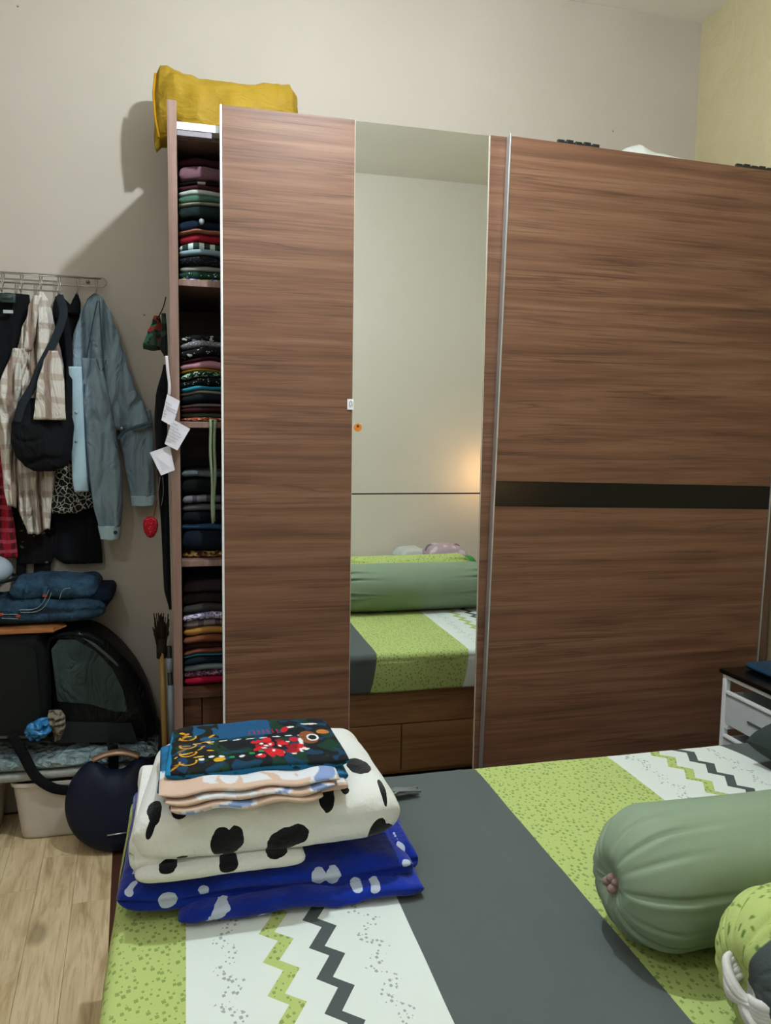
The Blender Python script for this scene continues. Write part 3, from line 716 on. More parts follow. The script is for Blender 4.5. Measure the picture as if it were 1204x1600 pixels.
for k in range(22): marks.append(('d', rng.uniform(.018, .085), rng.uniform(.01, .165), rng.uniform(.004, .010), rng.uniform(.0016, .0035), rng.uniform(-1, 1), rng.choice(['#c98f1c', '#d3a326', '#a8751c'])))
for k in range(4): marks.append(('r', .040, .035+k*.035, .014, .0026, 0, '#c98f1c'))
marks += [('d', .092, .030, .010, .008, .3, '#c9981c'), ('d', .255, .100, .018, .030, 0, '#7a4526'), ('d', .262, .100, .011, .016, 0, '#e0e0dc'), ('d', .262, .100, .0075, .011, 0, '#14161c'), ('d', .238, .085, .004, .014, 0, '#e0e0dc'), ('d', .285, .125, .012, .010, 0, '#b06a28'), ('d', .225, .15, .010, .004, .3, '#e0e0dc'), ('d', .265, .165, .016, .004, -.1, '#e0e0dc'), ('d', .215, .14, .006, .014, -.4, '#b5161e')]
BXo, BYo = -.042, 1.292
def batik(x, y, z, s, cy, cz):
    u, v_ = x-BXo, y-BYo
    if cz < .2:
        n = nz(x*60, y*60, z*160); return C3('#0f5f88') if n > -.25 else C3('#0b2430')
    n = nz(x*30, y*30, 2); n2 = nz(x*45+9, y*45, 6)
    col = '#0a1016'
    if n > .12: col = '#0c3020'
    if n2 > .22: col = '#0d3550'
    if v_ > .12 and .05 < u < .19: col = '#154a70'
    if u < .012+.004*n: col = '#1479a6'
    elif u < .095 and n2 < -.1: col = '#141408'
    for (kd, cx, cy_, a, b_, an, h) in marks:
        dx, dy = u-cx, v_-cy_
        if abs(dx) > .03 or abs(dy) > .035: continue
        p, q = dx*math.cos(an)+dy*math.sin(an), -dx*math.sin(an)+dy*math.cos(an)
        if kd == 'd':
            if (p/a)**2+(q/b_)**2 < 1: col = h
        else:
            if abs(math.hypot(p, q)-a) < b_/2*1.2 and q < a*.3: col = h
    return C3(col)
BK = thing('folded_cloth', (.11, 1.38, .695), 'dark batik cloth with yellow, red and green print and blue border, topmost of the pile', 'cloth')
slab('cloth_fold', -.040, .272, 1.292, 1.500, .720, .744, bt, BK, 1, 0, .0025, 1.6, .4, colf=batik, nu=260, nv=230, rough=.0018, e=.22, taper=.06)
slab('cloth_fold', -.052, .268, 1.284, 1.49, .695, .721, plain('batik_blue', '#10638f', .8, var=.35, vs=40), BK, 2, .25, .002, 2.1, 1.4, nu=80, nv=80, rough=.003, e=.3)
# peach and blue towel in front
def towelc(x, y, z, s, cy, cz):
    n = nz(x*18, y*10, z*90); n2 = nz(x*40+3, y*30, z*60)
    if n > .28: return C3('#7f93bd')
    if n > .10 or cz > .9 and n2 > -.1 and x > .02 : return C3('#d2d3d6')
    return C3('#c8ab98')
tm = attrmat('towel_print')
TW = thing('folded_cloth', (.10, 1.31, .70), 'crumpled peach, white and pale blue cloth folded in front of the dark batik cloth', 'cloth')
for (x0, x1, y0, z0_, z1_, sdx) in ((-.030, .215, 1.235, .693, .706, 1.0), (-.038, .235, 1.239, .7055, .7175, 2.4), (-.048, .245, 1.246, .717, .727, 3.3)):
    slab('cloth_fold', x0, x1, y0, y0+.10, z0_, z1_, tm, TW, 1, 0, .005, 2.4+sdx*.2, 2.0+sdx*.25, colf=towelc, nu=60, nv=120, rough=.002, e=.5)
slab('cloth_fold', .17, .262, 1.262, 1.335, .694, .7065, tm, TW, 2, .2, .002, 1.2, 5, colf=towelc, nu=50, nv=50, rough=.003, e=.5)

# ---------------------------------------------------------------- bolsters
def bolster(name, x0, x1, yc, zc, R, mat, parent, pleat=.10, seed=0, ang=0.0, colf=None, flat=.97, nfold=13):
    prof = []
    L = x1-x0; cap = R*.95
    N1 = 44
    for i in range(N1+1):
        a = i/N1*PI/2; prof.append((cap*(1-math.sin(a)**.92)*1.0 if False else cap*(1-math.sin(a)), R*max(.03, math.cos(PI/2-a)**1.0 if False else math.sin(PI/2-(PI/2-a))), 1-i/N1))
    prof = []
    for i in range(N1+1):
        a = i/N1*PI/2      # 0 at the knot
        rr = R*(math.sin(a)**.85)*.985+.002; xx = cap*(1-math.sin(a)**1.0)*0+cap*(1-math.cos(PI/2-a))*0+cap*(1-math.sqrt(max(0, 1-math.cos(a)**2)))
        xx = cap*(1-math.sin(a)); 
        prof.append((a, R*math.sin(a), cap*(1-math.cos(a)), 1-i/N1))
    st = []
    # knot side: x grows from x0, radius grows 0 -> R
    for (a, r_, d, g) in prof: st.append((x0+cap*(1-math.cos(a))+.018*math.exp(-(r_/(.22*R))**2)*0+.02*math.exp(-(r_/(.3*R))**2), r_+.004, g))
    nb = 150
    for i in range(1, nb): st.append((x0+cap+(L-2*cap)*i/nb, R+.004, 0))
    for (a, r_, d, g) in reversed(prof): st.append((x1-cap*(1-math.cos(a))-.02*math.exp(-(r_/(.3*R))**2), r_+.004, g))
    n = 160; vs = []; fs = []; cols = []
    rnd = random.Random(seed); ph = [(rnd.uniform(0, 2*PI), rnd.uniform(.35, 1.0), rnd.uniform(.022, .048), rnd.uniform(-.25, .25)) for _ in range(nfold)]
    ph = [((k+rnd.uniform(-.3, .3))/nfold*2*PI, a, w_, c_) for k, (_, a, w_, c_) in enumerate(ph)]
    ca, sa = math.cos(ang), math.sin(ang); xm = (x0+x1)/2
    for i, (x, r_, g) in enumerate(st):
        dist = min(x-x0, x1-x)
        fade = math.exp(-max(0, dist-.035)/(.065))
        for k in range(n):
            th = 2*PI*k/n; d = 0
            for (p0, am, wd, tw_) in ph:
                dt = (th-p0-tw_*dist*4+PI) % (2*PI)-PI
                w2 = wd*(1+2.0*(1-min(1, r_/R)))
                reach = 1/(1+(dist/(.055+.085*am))**5)
                d -= am*math.exp(-(dt/w2)**2)*reach
                d += .30*am*math.exp(-((dt-2.2*w2)/(1.8*w2))**2)*reach
            rr = r_*(1+pleat*d*min(1, r_/(.25*R)))
            rr += .004*nz(x*6+seed, math.cos(th)*1.5, math.sin(th)*1.5)*min(1, r_/R)
            yy = rr*math.cos(th); zz = rr*math.sin(th)
            if zz < 0: zz *= flat
            zz = max(zz, -(zc-BZ)+.0035-.0*rr)
            px_, py_ = xm+(x-xm)*ca-yy*sa, yc+(x-xm)*sa+yy*ca
            vs.append((px_, py_, zc+zz))
            if colf: cols.append(colf(x, th, r_/R))
    for i in range(len(st)-1):
        for k in range(n): fs.append((i*n+k, (i+1)*n+k, (i+1)*n+(k+1) % n, i*n+(k+1) % n))
    fs += [tuple(range(n)), tuple((len(st)-1)*n+k for k in range(n))[::-1]]
    return obj(name, vs, fs, mat, parent, True, cols or None)
sage = cloth('#84957c', .04, 400, .6, 6, .1)
b1 = thing('bolster', (.98, 1.055, .5), 'sage green bolster with gathered end lying across the bed', 'bolster', 'bolsters on the bed')
bolster('cover', .622, 1.37, 1.045, .607, .1045, sage, b1, .12, 2)
kb = MB(); 
for k in range(5): kb.ball((.634+.004*k % .01, 1.043+.007*math.cos(k*1.3), .607+.008*math.sin(k*1.3)), (.010, .007, .008), 8)
kb.build('knot', cloth('#8f7770'), b1, True)
def b2col(x, th, rr):
    a = math.degrees(th) % 360   # 0 = away (+y), 90 = up, 180 = towards the camera
    n = nz(x*130, th*.105*130, 3)
    g = C3('#5f7a34') if n > .36 else C3('#b0bf72')
    wob = 4*math.sin(x*8)
    if 112+wob < a < 192+wob: return C3('#4a5251')
    if 192+wob < a < 262: return C3('#c9c4b6') if n < .45 else C3('#7c7a70')
    return g
b2 = thing('bolster', (1.0, .82, .5), 'green, grey and cream striped bolster with white knotted end at lower right', 'bolster', 'bolsters on the bed')
bolster('cover', .672, 1.38, .795, .606, .103, attrmat('striped_bolster'), b2, .10, 11, ang=-.03, colf=b2col, nfold=16)
kb = MB()
kx, ky, kz = .684, .803, .606
P0 = Vector((kx-.004, ky, kz))
def rib(pts, w_, f_=.003):
    P = [P0+Vector(p) for p in pts]; Q = []
    for i in range(len(P)-1):
        p0, p1, p2, p3 = P[max(0, i-1)], P[i], P[i+1], P[min(len(P)-1, i+2)]
        for k in range(6):
            t = k/6; Q.append(.5*((2*p1)+(-p0+p2)*t+(2*p0-5*p1+4*p2-p3)*t*t+(-p0+3*p1-3*p2+p3)*t**3))
    Q.append(P[-1])
    kb.tube(Q, lambda t: w_*(.25+.85*math.sin(t*PI)**.5), 12, flat=lambda t: f_*(.4+.7*math.sin(t*PI)**.5))
for k in range(5):
    o_ = k*.0045
    rib([(.014, .030-o_, .020-o_), (-.004, .022-o_*.6, .018-o_*1.2), (-.010, .006, .006-o_), (-.006, -.010+o_*.3, -.006-o_*.6), (.004, -.020-o_, -.012)], .0075+.002*(k % 2), .0058)
for k in range(4):
    rib([(.000, -.014, -.006-.004*k), (.000, -.032, -.006-.005*k), (.012, -.052, .000-.005*k), (.028, -.066, .006-.006*k)], .0075, .005)
for k in range(3):
    rib([(-.004, -.008, -.012), (.000, -.016-.008*k, -.028), (.008, -.022-.014*k, -.046)], .009, .0045)
kb.build('knot', cloth('#d4d2ce', .05), b2, True)

# pillow at the right of the bed and plush beyond, seen in the mirror
def cushion(name, c, s, mat, parent=None, rz=0, seed=0, pw=.45, tilt=0.0):
    vs = []; fs = []; n = 36
    ca, sa = math.cos(rz), math.sin(rz)
    for side in (1, -1):
        for i in range(n+1):
            for j in range(n+1):
                u, v_ = -1+2*i/n, -1+2*j/n
                k = (max(0, (1-u**4))*max(0, (1-v_**4)))**pw
                pin = 1-.10*(1-abs(u))*abs(v_)**3; pin2 = 1-.10*(1-abs(v_))*abs(u)**3
                x, y = u*s[0]*pin2, v_*s[1]*pin; z = side*k*s[2]*(1+.12*nz(u*2+seed, v_*2))
                x2 = x*math.cos(tilt)+z*math.sin(tilt); z2 = -x*math.sin(tilt)+z*math.cos(tilt)
                vs.append((c[0]+x2*ca-y*sa, c[1]+x2*sa+y*ca, c[2]+z2))
    q = (n+1)*(n+1)
    for b0, fl_ in ((0, 0), (q, 1)):
        for i in range(n):
            for j in range(n):
                f = (b0+i*(n+1)+j, b0+(i+1)*(n+1)+j, b0+(i+1)*(n+1)+j+1, b0+i*(n+1)+j+1); fs.append(f[::-1] if fl_ else f)
    return obj(name, vs, fs, mat, parent, True)
tag(cushion('pillow', (1.475, 1.46, .575), (.115, .17, .055), cloth('#333b38', .08), None, .25, 5, tilt=-.10), 'dark grey green pillow at the far right of the bed beside the drawer cart', 'pillow')
tag(cushion('pillow', (1.49, .02, .578), (.12, .13, .072), printed('#b8a0ac', ['#6f6873', '#cfc3c4'], 'blot', 14, .58), None, .1, 8, tilt=.0), 'pale pink patterned pillow at the bed head, seen in the mirror', 'pillow', 'pillows at the bed head')
tag(cushion('pillow', (1.33, -.17, .555), (.085, .10, .052), cloth('#c9cdc8', .04), None, -.1, 9), 'plain white pillow at the bed head, seen in the mirror', 'pillow', 'pillows at the bed head')
gb = MB(); gb.ball((1.51, .36, .567), (.052, .048, .066), 12); tag(gb.build('ball', plain('green_plush', '#2f8f3c', .9), None, True), 'small green ball beside the pink pillow, seen in the mirror', 'ball')

# ---------------------------------------------------------------- drawer cart at right
NS = thing('drawer_cart', (1.75, 1.8, 0), 'white plastic drawer cart with black glass top between bed and wardrobe', 'cart')
nx0, nx1, ny0, ny1 = 1.605, 1.905, 1.50, 2.055
MB().box(nx0-.008, nx1+.008, ny0-.008, ny1+.008, .577, .590, .003).build('glass_top', M['blackglass'], NS)
for x in (nx0, nx1-.018):
    for y in (ny0, ny1-.018): MB().box(x, x+.018, y, y+.018, 0, .562, .003).build('post', M['white'], NS)
fr = MB().box(nx0, nx1, ny0, ny0+.014, .562, .5765, .003).box(nx0, nx1, ny1-.014, ny1, .562, .5765, .003).box(nx0, nx0+.014, ny0+.014, ny1-.014, .562, .5765, .003).box(nx1-.014, nx1, ny0+.014, ny1-.014, .562, .5765, .003); fr.build('top_frame', M['white'], NS)
frost = plain('frosted_plastic', '#c6cccc', .35, spec=.5, var=.05)
for zt_ in (.524, .386, .248):
    zb_ = zt_-.103
    dr = MB()
    dr.box(nx0+.004, nx0+.010, ny0+.020, ny1-.020, zb_, zt_-.006, .001)
    dr.box(nx0+.010, nx1-.02, ny0+.020, ny0+.026, zb_, zt_-.006).box(nx0+.010, nx1-.02, ny1-.026, ny1-.020, zb_, zt_-.006).box(nx1-.026, nx1-.020, ny0+.026, ny1-.026, zb_, zt_-.006).box(nx0+.010, nx1-.026, ny0+.026, ny1-.026, zb_, zb_+.005)
    d = dr.build('drawer', frost, NS)
    MB().box(nx0-.003, nx0+.012, ny0+.019, ny1-.019, zt_-.0055, zt_+.002, .001).build('rim', M['white'], d)
    MB().box(nx0-.001, nx0+.0035, ny0+.17, ny1-.12, zb_+.040, zb_+.045, .0005).build('handle_groove', plain('groove', '#51585a', .5), d)
    for y in (ny0+.0, ny1-.018): pass
    for y in (ny0+.019, ny1-.035): MB().box(nx0+.001, nx1-.02, y, y+.016, zb_-.013, zb_-.003).build('runner', M['white'], NS)
p = at(1183, 1042, 1.98)
tag(slab('folded_towel', p.x, p.x+.16, 1.90, 2.04, .591, .615, plain('blue_cover', '#173a52', .45, var=.2, vs=20), None, 1, 0, 0, 1, 2, nu=40, nv=24, rough=.001, e=.3), 'small dark blue folded cloth on the black glass top of the drawer cart', 'cloth')

# ---------------------------------------------------------------- wire hook rail and hanging clothes
RK = thing('hook_rail', (-.6, 2.78, 1.75), 'wire coat rail with hanging hooks screwed to the wall at left', 'coat rack')
zA, zB = 1.789, 1.759; xe, xs = -.262, -.93
def loop(y, dz=0):
    pts = [(x, y, zA+dz) for x in [xs+(xe-xs)*i/8 for i in range(9)]]
    for k in range(1, 8):
        a = PI/2-k*PI/8; pts.append((xe+.015*math.cos(a), y, (zA+zB)/2+dz+(.015)*math.sin(a)))
    pts += [(x, y, zB+dz) for x in [xe+(xs-xe)*i/8 for i in range(9)]]
    for k in range(1, 8):
        a = -PI/2-k*PI/8; pts.append((xs+.015*math.cos(a), y, (zA+zB)/2+dz+.015*math.sin(a)))
    return pts
MB().tube(loop(2.775), .0022, 8, True).build('rail', M['chrome'], RK, True)
MB().tube([(xs, 2.765, zA-.006), (xe, 2.765, zA-.006)], .0018, 8).build('rail', M['chrome'], RK, True)
hx = [-.277-.0556*k for k in range(12)]
for x in hx:
    hk = MB()
    hk.tube([(x-.004, 2.772, zA), (x-.003, 2.768, zB), (x, 2.764, zB-.018), (x, 2.758, zB-.030), (x, 2.748, zB-.036), (x, 2.737, zB-.032), (x, 2.732, zB-.022)], .0016, 6)
    hk.tube([(x+.004, 2.772, zA), (x+.003, 2.768, zB), (x, 2.764, zB-.018)], .0016, 6)
    hk.build('hook', M['chrome'], RK, True)
for x in (-.305, -.80): MB().rev((x, 0, zA-.012), [(.001, 2.799), (.006, 2.799), (.006, 2.785), (.001, 2.783)], 10, 'y').build('screw', M['chrome'], RK, True)

def loft(name, rows, Y, mat, parent=None, n=56, lev=56, amp=.012, fx=45, fz=3.5, seed=0, thick=.03, back=.6, pinch=True, e=.75, ridge=0.0, clear=2.792, hem=0.0):
    """rows (py,pl,pr[,thick]) read off at depth Y, closed cloth body with vertical folds"""
    R = []
    for r_ in rows:
        a, b_ = at(r_[1], r_[0], Y), at(r_[2], r_[0], Y); R.append((a.x, b_.x, (a.z+b_.z)/2, r_[3] if len(r_) > 3 else thick))
    vs = []; fs = []
    zt, zb = R[0][2], R[-1][2]
    for i in range(lev+1):
        z = zt+(zb-zt)*i/lev
        for j in range(len(R)-1):
            if R[j][2] >= z >= R[j+1][2] or j == len(R)-2: break
        f = (R[j][2]-z)/max(1e-6, R[j][2]-R[j+1][2]); f = min(1, max(0, f)); f2 = f*f*(3-2*f)*.5+f*.5
        xa = R[j][0]*(1-f2)+R[j+1][0]*f2; xb = R[j][1]*(1-f2)+R[j+1][1]*f2; th = R[j][3]*(1-f2)+R[j+1][3]*f2
        cx, hw = (xa+xb)/2, (xb-xa)/2
        for k in range(n):
            t = 2*PI*k/n; c_, s_ = math.cos(t), math.sin(t)
            x = cx+hw*c_
            fold = nz(x*fx+seed, z*fz, seed)+.5*nz(x*fx*2.2, z*fz*1.7+seed, 2)
            fold2 = nz(x*8+seed, z*9, seed+4)
            y = Y-sup(s_, e)*th*(1 if s_ > 0 else back)-(amp*fold+amp*.6*fold2)*(max(0, s_)**.5 if s_ > 0 else .2)
            cr = 1-min(1, abs(nz(x*fx*.7+seed*2, z*fz*1.1+.3*math.sin(z*9), seed+8))*5.5)
            y += amp*1.1*cr*max(0, s_)
            if ridge: y -= ridge*max(0, math.sin(x*fx*2+z*4+seed))*max(0, s_)
            y = min(y, clear)
            vs.append((x, y, z+.003*nz(x*40, seed, 0)*(1 if i == lev else 0)+hem*max(0, (i/lev-.8)*5)*(nz(x*28, seed*1.7, 0)+.5*math.sin(x*75+seed))))
    for i in range(lev):
        for k in range(n): fs.append((i*n+k, (i+1)*n+k, (i+1)*n+(k+1) % n, i*n+(k+1) % n))
    fs += [tuple(range(n)), tuple(lev*n+k for k in range(n))[::-1]]
    return obj(name, vs, fs, mat, parent, True)
def ribbon(name, pts, Y, wd, mat, parent, th=.002, dy=0):
    P = []
    for p_ in pts:
        q = at(p_[0], p_[1], p_[2] if len(p_) > 2 else Y); P.append(Vector((q.x, q.y, q.z)))
    # smooth
    Q = []
    for i in range(len(P)-1):
        p0, p1, p2, p3 = P[max(0, i-1)], P[i], P[i+1], P[min(len(P)-1, i+2)]
        for k in range(6):
            t = k/6; Q.append(.5*((2*p1)+(-p0+p2)*t+(2*p0-5*p1+4*p2-p3)*t*t+(-p0+3*p1-3*p2+p3)*t**3))
    Q.append(P[-1])
    return MB().tube(Q, wd/2, 10, flat=th).build(name, mat, parent, True)

GH = 'clothes hanging on the wire rail'
# black trousers hanging at the far left, buckle and label
T1 = thing('hanging_trousers', (-.56, 2.70, 1.3), 'black garment with plastic buckle and white label on the leftmost visible hook', 'trousers', GH)
loft('cloth_body', [(458, -60, 46), (470, -58, 47), (520, -60, 40), (560, -60, 32), (600, -60, 20), (640, -60, 4)], 2.715, M['dress'], T1, thick=.02, seed=1, amp=.006)
q = at(14, 466, 2.69); MB().box(q.x-.022, q.x+.022, 2.672, 2.684, q.z-.016, q.z+.012, .003).box(q.x-.014, q.x+.014, 2.668, 2.673, q.z-.006, q.z+.006, .002).build('buckle', plain('buckle_plastic', '#16302c', .3), T1, True, sharp=40)
q = at(14, 488, 2.69); MB().box(q.x-.014, q.x+.014, 2.676, 2.681, q.z-.005, q.z+.005, .001).build('care_label', cloth('#aab0aa'), T1)
# red plaid shirt behind
RP = thing('hanging_shirt', (-.56, 2.75, .95), 'red and black checked shirt at the left edge behind the beige plaid shirt', 'shirt', GH)
loft('cloth_body', [(560, -50, 4), (640, -50, 8), (700, -50, 12), (780, -50, 16), (830, -50, 24), (872, -50, 28)], 2.735, plaid('#8a1626', '#1c1518', '#b24a58', .035, .5), RP, thick=.018, seed=12)
# beige plaid shirt
PS = thing('hanging_shirt', (-.47, 2.70, .98), 'white and brown plaid shirt bunched on a hook behind the black shoulder bag', 'shirt', GH)
pm_ = plaid('#c9c2b8', '#6a4c3a', '#97816f', .066, .40)
loft('cloth_body', [(457, 60, 68, .008), (468, 54, 76, .016), (490, 44, 82, .03), (520, 34, 88, .036), (550, 26, 96, .036), (580, 20, 101, .034), (640, 24, 101, .03), (700, 20, 98, .03), (740, 22, 88, .03), (800, 30, 80, .026), (833, 44, 78, .02)], 2.71, pm_, PS, amp=.026, seed=3, ridge=.008, fx=60, n=110, lev=90, hem=.022)
loft('sleeve', [(545, 20, 46, .02), (600, 0, 34, .024), (650, -6, 24, .024), (700, 0, 24, .022), (760, 6, 26, .02), (795, 12, 26, .016)], 2.675, pm_, PS, n=48, amp=.018, seed=4, ridge=.006, hem=.015)
loft('collar', [(462, 52, 66, .01), (480, 44, 60, .014), (520, 40, 56, .014), (548, 36, 50, .01)], 2.668, pm_, PS, n=24, lev=24, amp=.008, seed=6)
# black dress on two hooks
BL = thing('hanging_dress', (-.36, 2.74, .9), 'long black dress hung from two hooks between plaid shirt and denim jacket', 'dress', GH)
loft('cloth_body', [(459, 91, 94, .004), (470, 84, 104, .01), (485, 82, 124, .016), (520, 84, 126, .02), (560, 92, 124, .02), (640, 92, 124, .02), (700, 86, 128, .02), (760, 84, 140, .024), (820, 84, 155, .020), (868, 82, 160, .020), (880, 100, 160, .018)], 2.768, M['dress'], BL, amp=.008, seed=7)
loft('shoulder_strap', [(459, 118, 122, .004), (472, 112, 126, .008), (490, 100, 126, .01)], 2.745, M['dress'], BL, n=20, lev=14, amp=.002, seed=8)
VN = loft('hanging_scarf', [(690, 92, 112, .01), (730, 88, 118, .014), (765, 84, 140, .016), (790, 80, 148, .014), (802, 82, 120, .01)], 2.705, printed('#0a0b0c', ['#8f8d80'], 'vine', 60, .055), amp=.008, seed=9, lev=40)
tag(VN, 'black scarf with pale curling vine print below the denim jacket placket', 'scarf', GH)
# dark trousers behind, hanging low
DT = thing('hanging_trousers', (-.46, 2.77, .83), 'dark patterned trousers with two legs hanging lowest behind the plaid shirt', 'trousers', GH)
drk = printed('#0d0909', ['#5a5652'], 'blot', 40, .70)
loft('waist', [(760, 12, 92), (830, 20, 92), (872, 26, 84), (880, 27, 82)], 2.772, drk, DT, thick=.016, seed=10, amp=.005)
loft('leg', [(874, 26, 42), (905, 24, 40), (935, 22, 40)], 2.775, M['dress'], DT, thick=.012, seed=10, n=20, lev=12, amp=.003)
loft('leg', [(874, 53, 80), (905, 52, 78), (935, 54, 76)], 2.775, M['dress'], DT, thick=.012, seed=11, n=20, lev=12, amp=.003)
# denim jacket
DJ = thing('denim_jacket', (-.25, 2.70, .88), 'light blue denim jacket hanging on the last hook of the rail', 'jacket', GH)
den = cloth('#7c8f9a', .12, 220, .85, 9, .4, .55); denp = cloth('#a3bcc6', .07, 220, .85, 9, .4); dend = cloth('#3c5361')
loft('jacket_body', [(459, 146, 153, .006), (468, 136, 163, .014), (490, 126, 174, .026), (530, 114, 188, .036), (565, 108, 198, .04), (600, 108, 210, .042), (640, 112, 228, .042), (665, 118, 238, .036), (672, 130, 226, .02)], 2.725, den, DJ, amp=.026, fx=28, fz=2.0, seed=20, ridge=.006, n=110, lev=80)
loft('sleeve', [(560, 128, 160, .02), (620, 128, 172, .034), (680, 132, 182, .036), (740, 138, 190, .036), (790, 146, 192, .034), (822, 154, 189, .03)], 2.69, den, DJ, amp=.014, fx=30, seed=22)
loft('cuff', [(821, 153, 190, .032), (842, 157, 187, .030)], 2.69, denp, DJ, amp=.002, seed=23, lev=10)
loft('sleeve', [(640, 188, 236, .02), (680, 186, 240, .024), (720, 194, 240, .026), (775, 203, 242, .024)], 2.745, den, DJ, amp=.006, seed=24, fx=25)
loft('cuff', [(774, 203, 243, .026), (790, 205, 241, .024)], 2.745, denp, DJ, amp=.002, seed=25, lev=10)
loft('placket', [(573, 107, 128, .008), (640, 109, 131, .010), (700, 111, 134, .010), (750, 113, 137, .010), (768, 116, 139, .008)], 2.672, denp, DJ, amp=.003, seed=26, fx=15, n=24)
ribbon('seam', [(152, 470), (142, 520), (131, 590), (130, 660)], 2.684, .004, dend, DJ)
ribbon('seam', [(155, 470), (158, 520), (164, 590), (172, 660), (182, 700)], 2.676, .0035, dend, DJ)
ribbon('seam', [(132, 600), (134, 680), (139, 770)], 2.664, .003, dend, DJ)
ribbon('pocket_seam', [(150, 560), (158, 580), (166, 562)], 2.672, .0025, dend, DJ)
ribbon('hem_fold', [(184, 686), (195, 674), (215, 666), (238, 660)], 2.688, .010, dend, DJ, th=.004)
for px, py in ((190, 669), (119, 645), (119, 690)):
    q = at(px, py, 2.665); MB().rev((q.x, 0, q.z), [(.0005, q.y+.012), (.0048, q.y+.012), (.0048, q.y), (.002, q.y-.002)], 12, 'y').build('button', plain('button_metal', '#aeb6b8', .3, .8), DJ, True)
q = at(180, 832, 2.66); MB().rev((q.x, 0, q.z), [(.0005, q.y+.012), (.006, q.y+.012), (.006, q.y), (.002, q.y-.002)], 12, 'y').build('button', plain('button_dark', '#2c3436', .4, .5), DJ, True)
loft('shirt_tail', [(548, 76, 90, .003), (565, 68, 96, .005), (600, 58, 101, .006), (640, 54, 102, .006), (656, 52, 103, .005)], 2.588, pm_, PS, n=32, lev=30, amp=.003, fx=20, seed=61)
# shoulder bag
SB = thing('shoulder_bag', (-.44, 2.62, 1.1), 'black soft shoulder bag with broad strap hanging over the plaid shirt', 'bag')
loft('bag_body', [(622, 44, 62, .01), (645, 24, 112, .026), (665, 18, 116, .036), (690, 17, 114, .038), (712, 24, 112, .034), (728, 38, 104, .022), (736, 52, 86, .012)], 2.632, M['blackcloth'], SB, amp=.008, fx=14, fz=10, seed=30)
ribbon('strap', [(92, 462, 2.70), (99, 490, 2.67), (86, 530, 2.645), (66, 568, 2.63), (52, 602, 2.618), (36, 630, 2.612), (26, 660, 2.608)], 2.62, .027, cloth('#20262c'), SB, th=.0025)
ribbon('strap', [(99, 480, 2.72), (108, 540, 2.70), (108, 600, 2.66), (108, 650, 2.625)], 2.65, .020, M['blackcloth'], SB, th=.0025)

# ---------------------------------------------------------------- hung on the wardrobe side
HS = 'things hung on the wardrobe side'
PC = thing('pouch', (-.08, 2.3, 1.5), 'small green and red patterned cloth pouch hanging beside the wardrobe', 'pouch', HS)
loft('pouch_body', [(494, 240, 250, .008), (505, 237, 252, .014), (520, 230, 254, .018), (540, 223, 256, .018), (547, 224, 255, .010)], 2.33, printed('#1e2e22', ['#7d2420', '#24513a', '#15161a'], 'blot', 26, .53), PC, amp=.004, seed=40, lev=30)
loft('pouch_body', [(490, 252, 259, .008), (515, 252, 261, .012), (545, 250, 262, .012), (557, 256, 262, .006)], 2.30, printed('#15191a', ['#2c3a30'], 'blot', 26, .55), PC, amp=.003, seed=41, lev=24, n=24)
ribbon('cord', [(259, 464), (255, 480), (247, 496)], 2.30, .003, M['blackcloth'], PC)
LN = thing('note_cards', (-.05, 2.2, 1.17), 'three white handwritten cards on a white ribbon hanging over the wardrobe edge', 'cards', None)
ribbon('ribbon', [(260, 556), (262, 580), (264.5, 600), (264, 617)], 2.225, .008, cloth('#c8bfc4', .04), LN, th=.0012)
paper = plain('paper', '#d0cdd6', .7, var=.02, vs=20); ink = plain('ink', '#3a3a44', .8)
def card(cs_, Y, lines, dy=.0):
    P = [at(x, y, Y) for x, y in cs_]   # TL TR BR BL
    for p_ in P: p_.y += 0
    P[0].y -= .003; P[2].y -= .002
    vs = P+[p_+Vector((0, .0008, 0)) for p_ in P]
    o = obj('card', vs, [(3, 2, 1, 0), (4, 5, 6, 7), (0, 1, 5, 4), (1, 2, 6, 5), (2, 3, 7, 6), (3, 0, 4, 7)], paper, LN, False)
    mb = MB(); rr = random.Random(int(cs_[0][0]))
    for (v_, u0_, u1_) in lines:
        u = u0_
        while u < u1_:
            du = rr.uniform(.05, .13); pts = []
            for k in range(5):
                uu = u+du*k/4; vv = v_+rr.uniform(-.018, .018)
                a = P[0].lerp(P[1], uu); b_ = P[3].lerp(P[2], uu); q_ = a.lerp(b_, vv); q_.y -= .0016; pts.append(q_)
            mb.tube(pts, .00042, 4); u += du+rr.uniform(.02, .05)
    if lines: mb.build('handwriting', ink, o)
card([(261, 616), (281, 626.5), (270, 667), (252, 656.5)], 2.216, [(.30, .05, .5), (.42, .10, .8), (.52, .15, .95), (.60, .05, .2), (.72, .05, .2), (.83, .05, .22)])
card([(269.5, 655), (297, 670), (277, 704), (257, 693.5)], 2.211, [(.12, .08, .35), (.26, .05, .4), (.38, .02, .7), (.5, .02, .72), (.62, .02, .7), (.74, .02, .6), (.84, .02, .3)])
card([(234, 707), (265, 696), (273, 734.5), (251.5, 743)], 2.221, [])
BB = thing('hanging_bag', (-.07, 2.4, .9), 'limp black cloth bag hanging beside the wardrobe below the cards', 'bag', HS)
loft('bag_body', [(570, 255, 262, .01), (620, 243, 262, .02), (650, 241, 261, .024), (700, 243, 262, .024), (760, 247, 263, .022), (830, 252, 265, .02), (880, 254, 266, .018), (920, 256, 267, .014), (952, 264, 268, .006)], 2.35, M['blackcloth'], BB, amp=.006, seed=44, n=40)
ribbon('drawstring', [(250, 745), (247, 770), (246, 790)], 2.318, .0015, cloth('#8a8f94'), BB)
ribbon('drawstring', [(254, 745), (255, 770), (252, 790)], 2.318, .0015, cloth('#8a8f94'), BB)
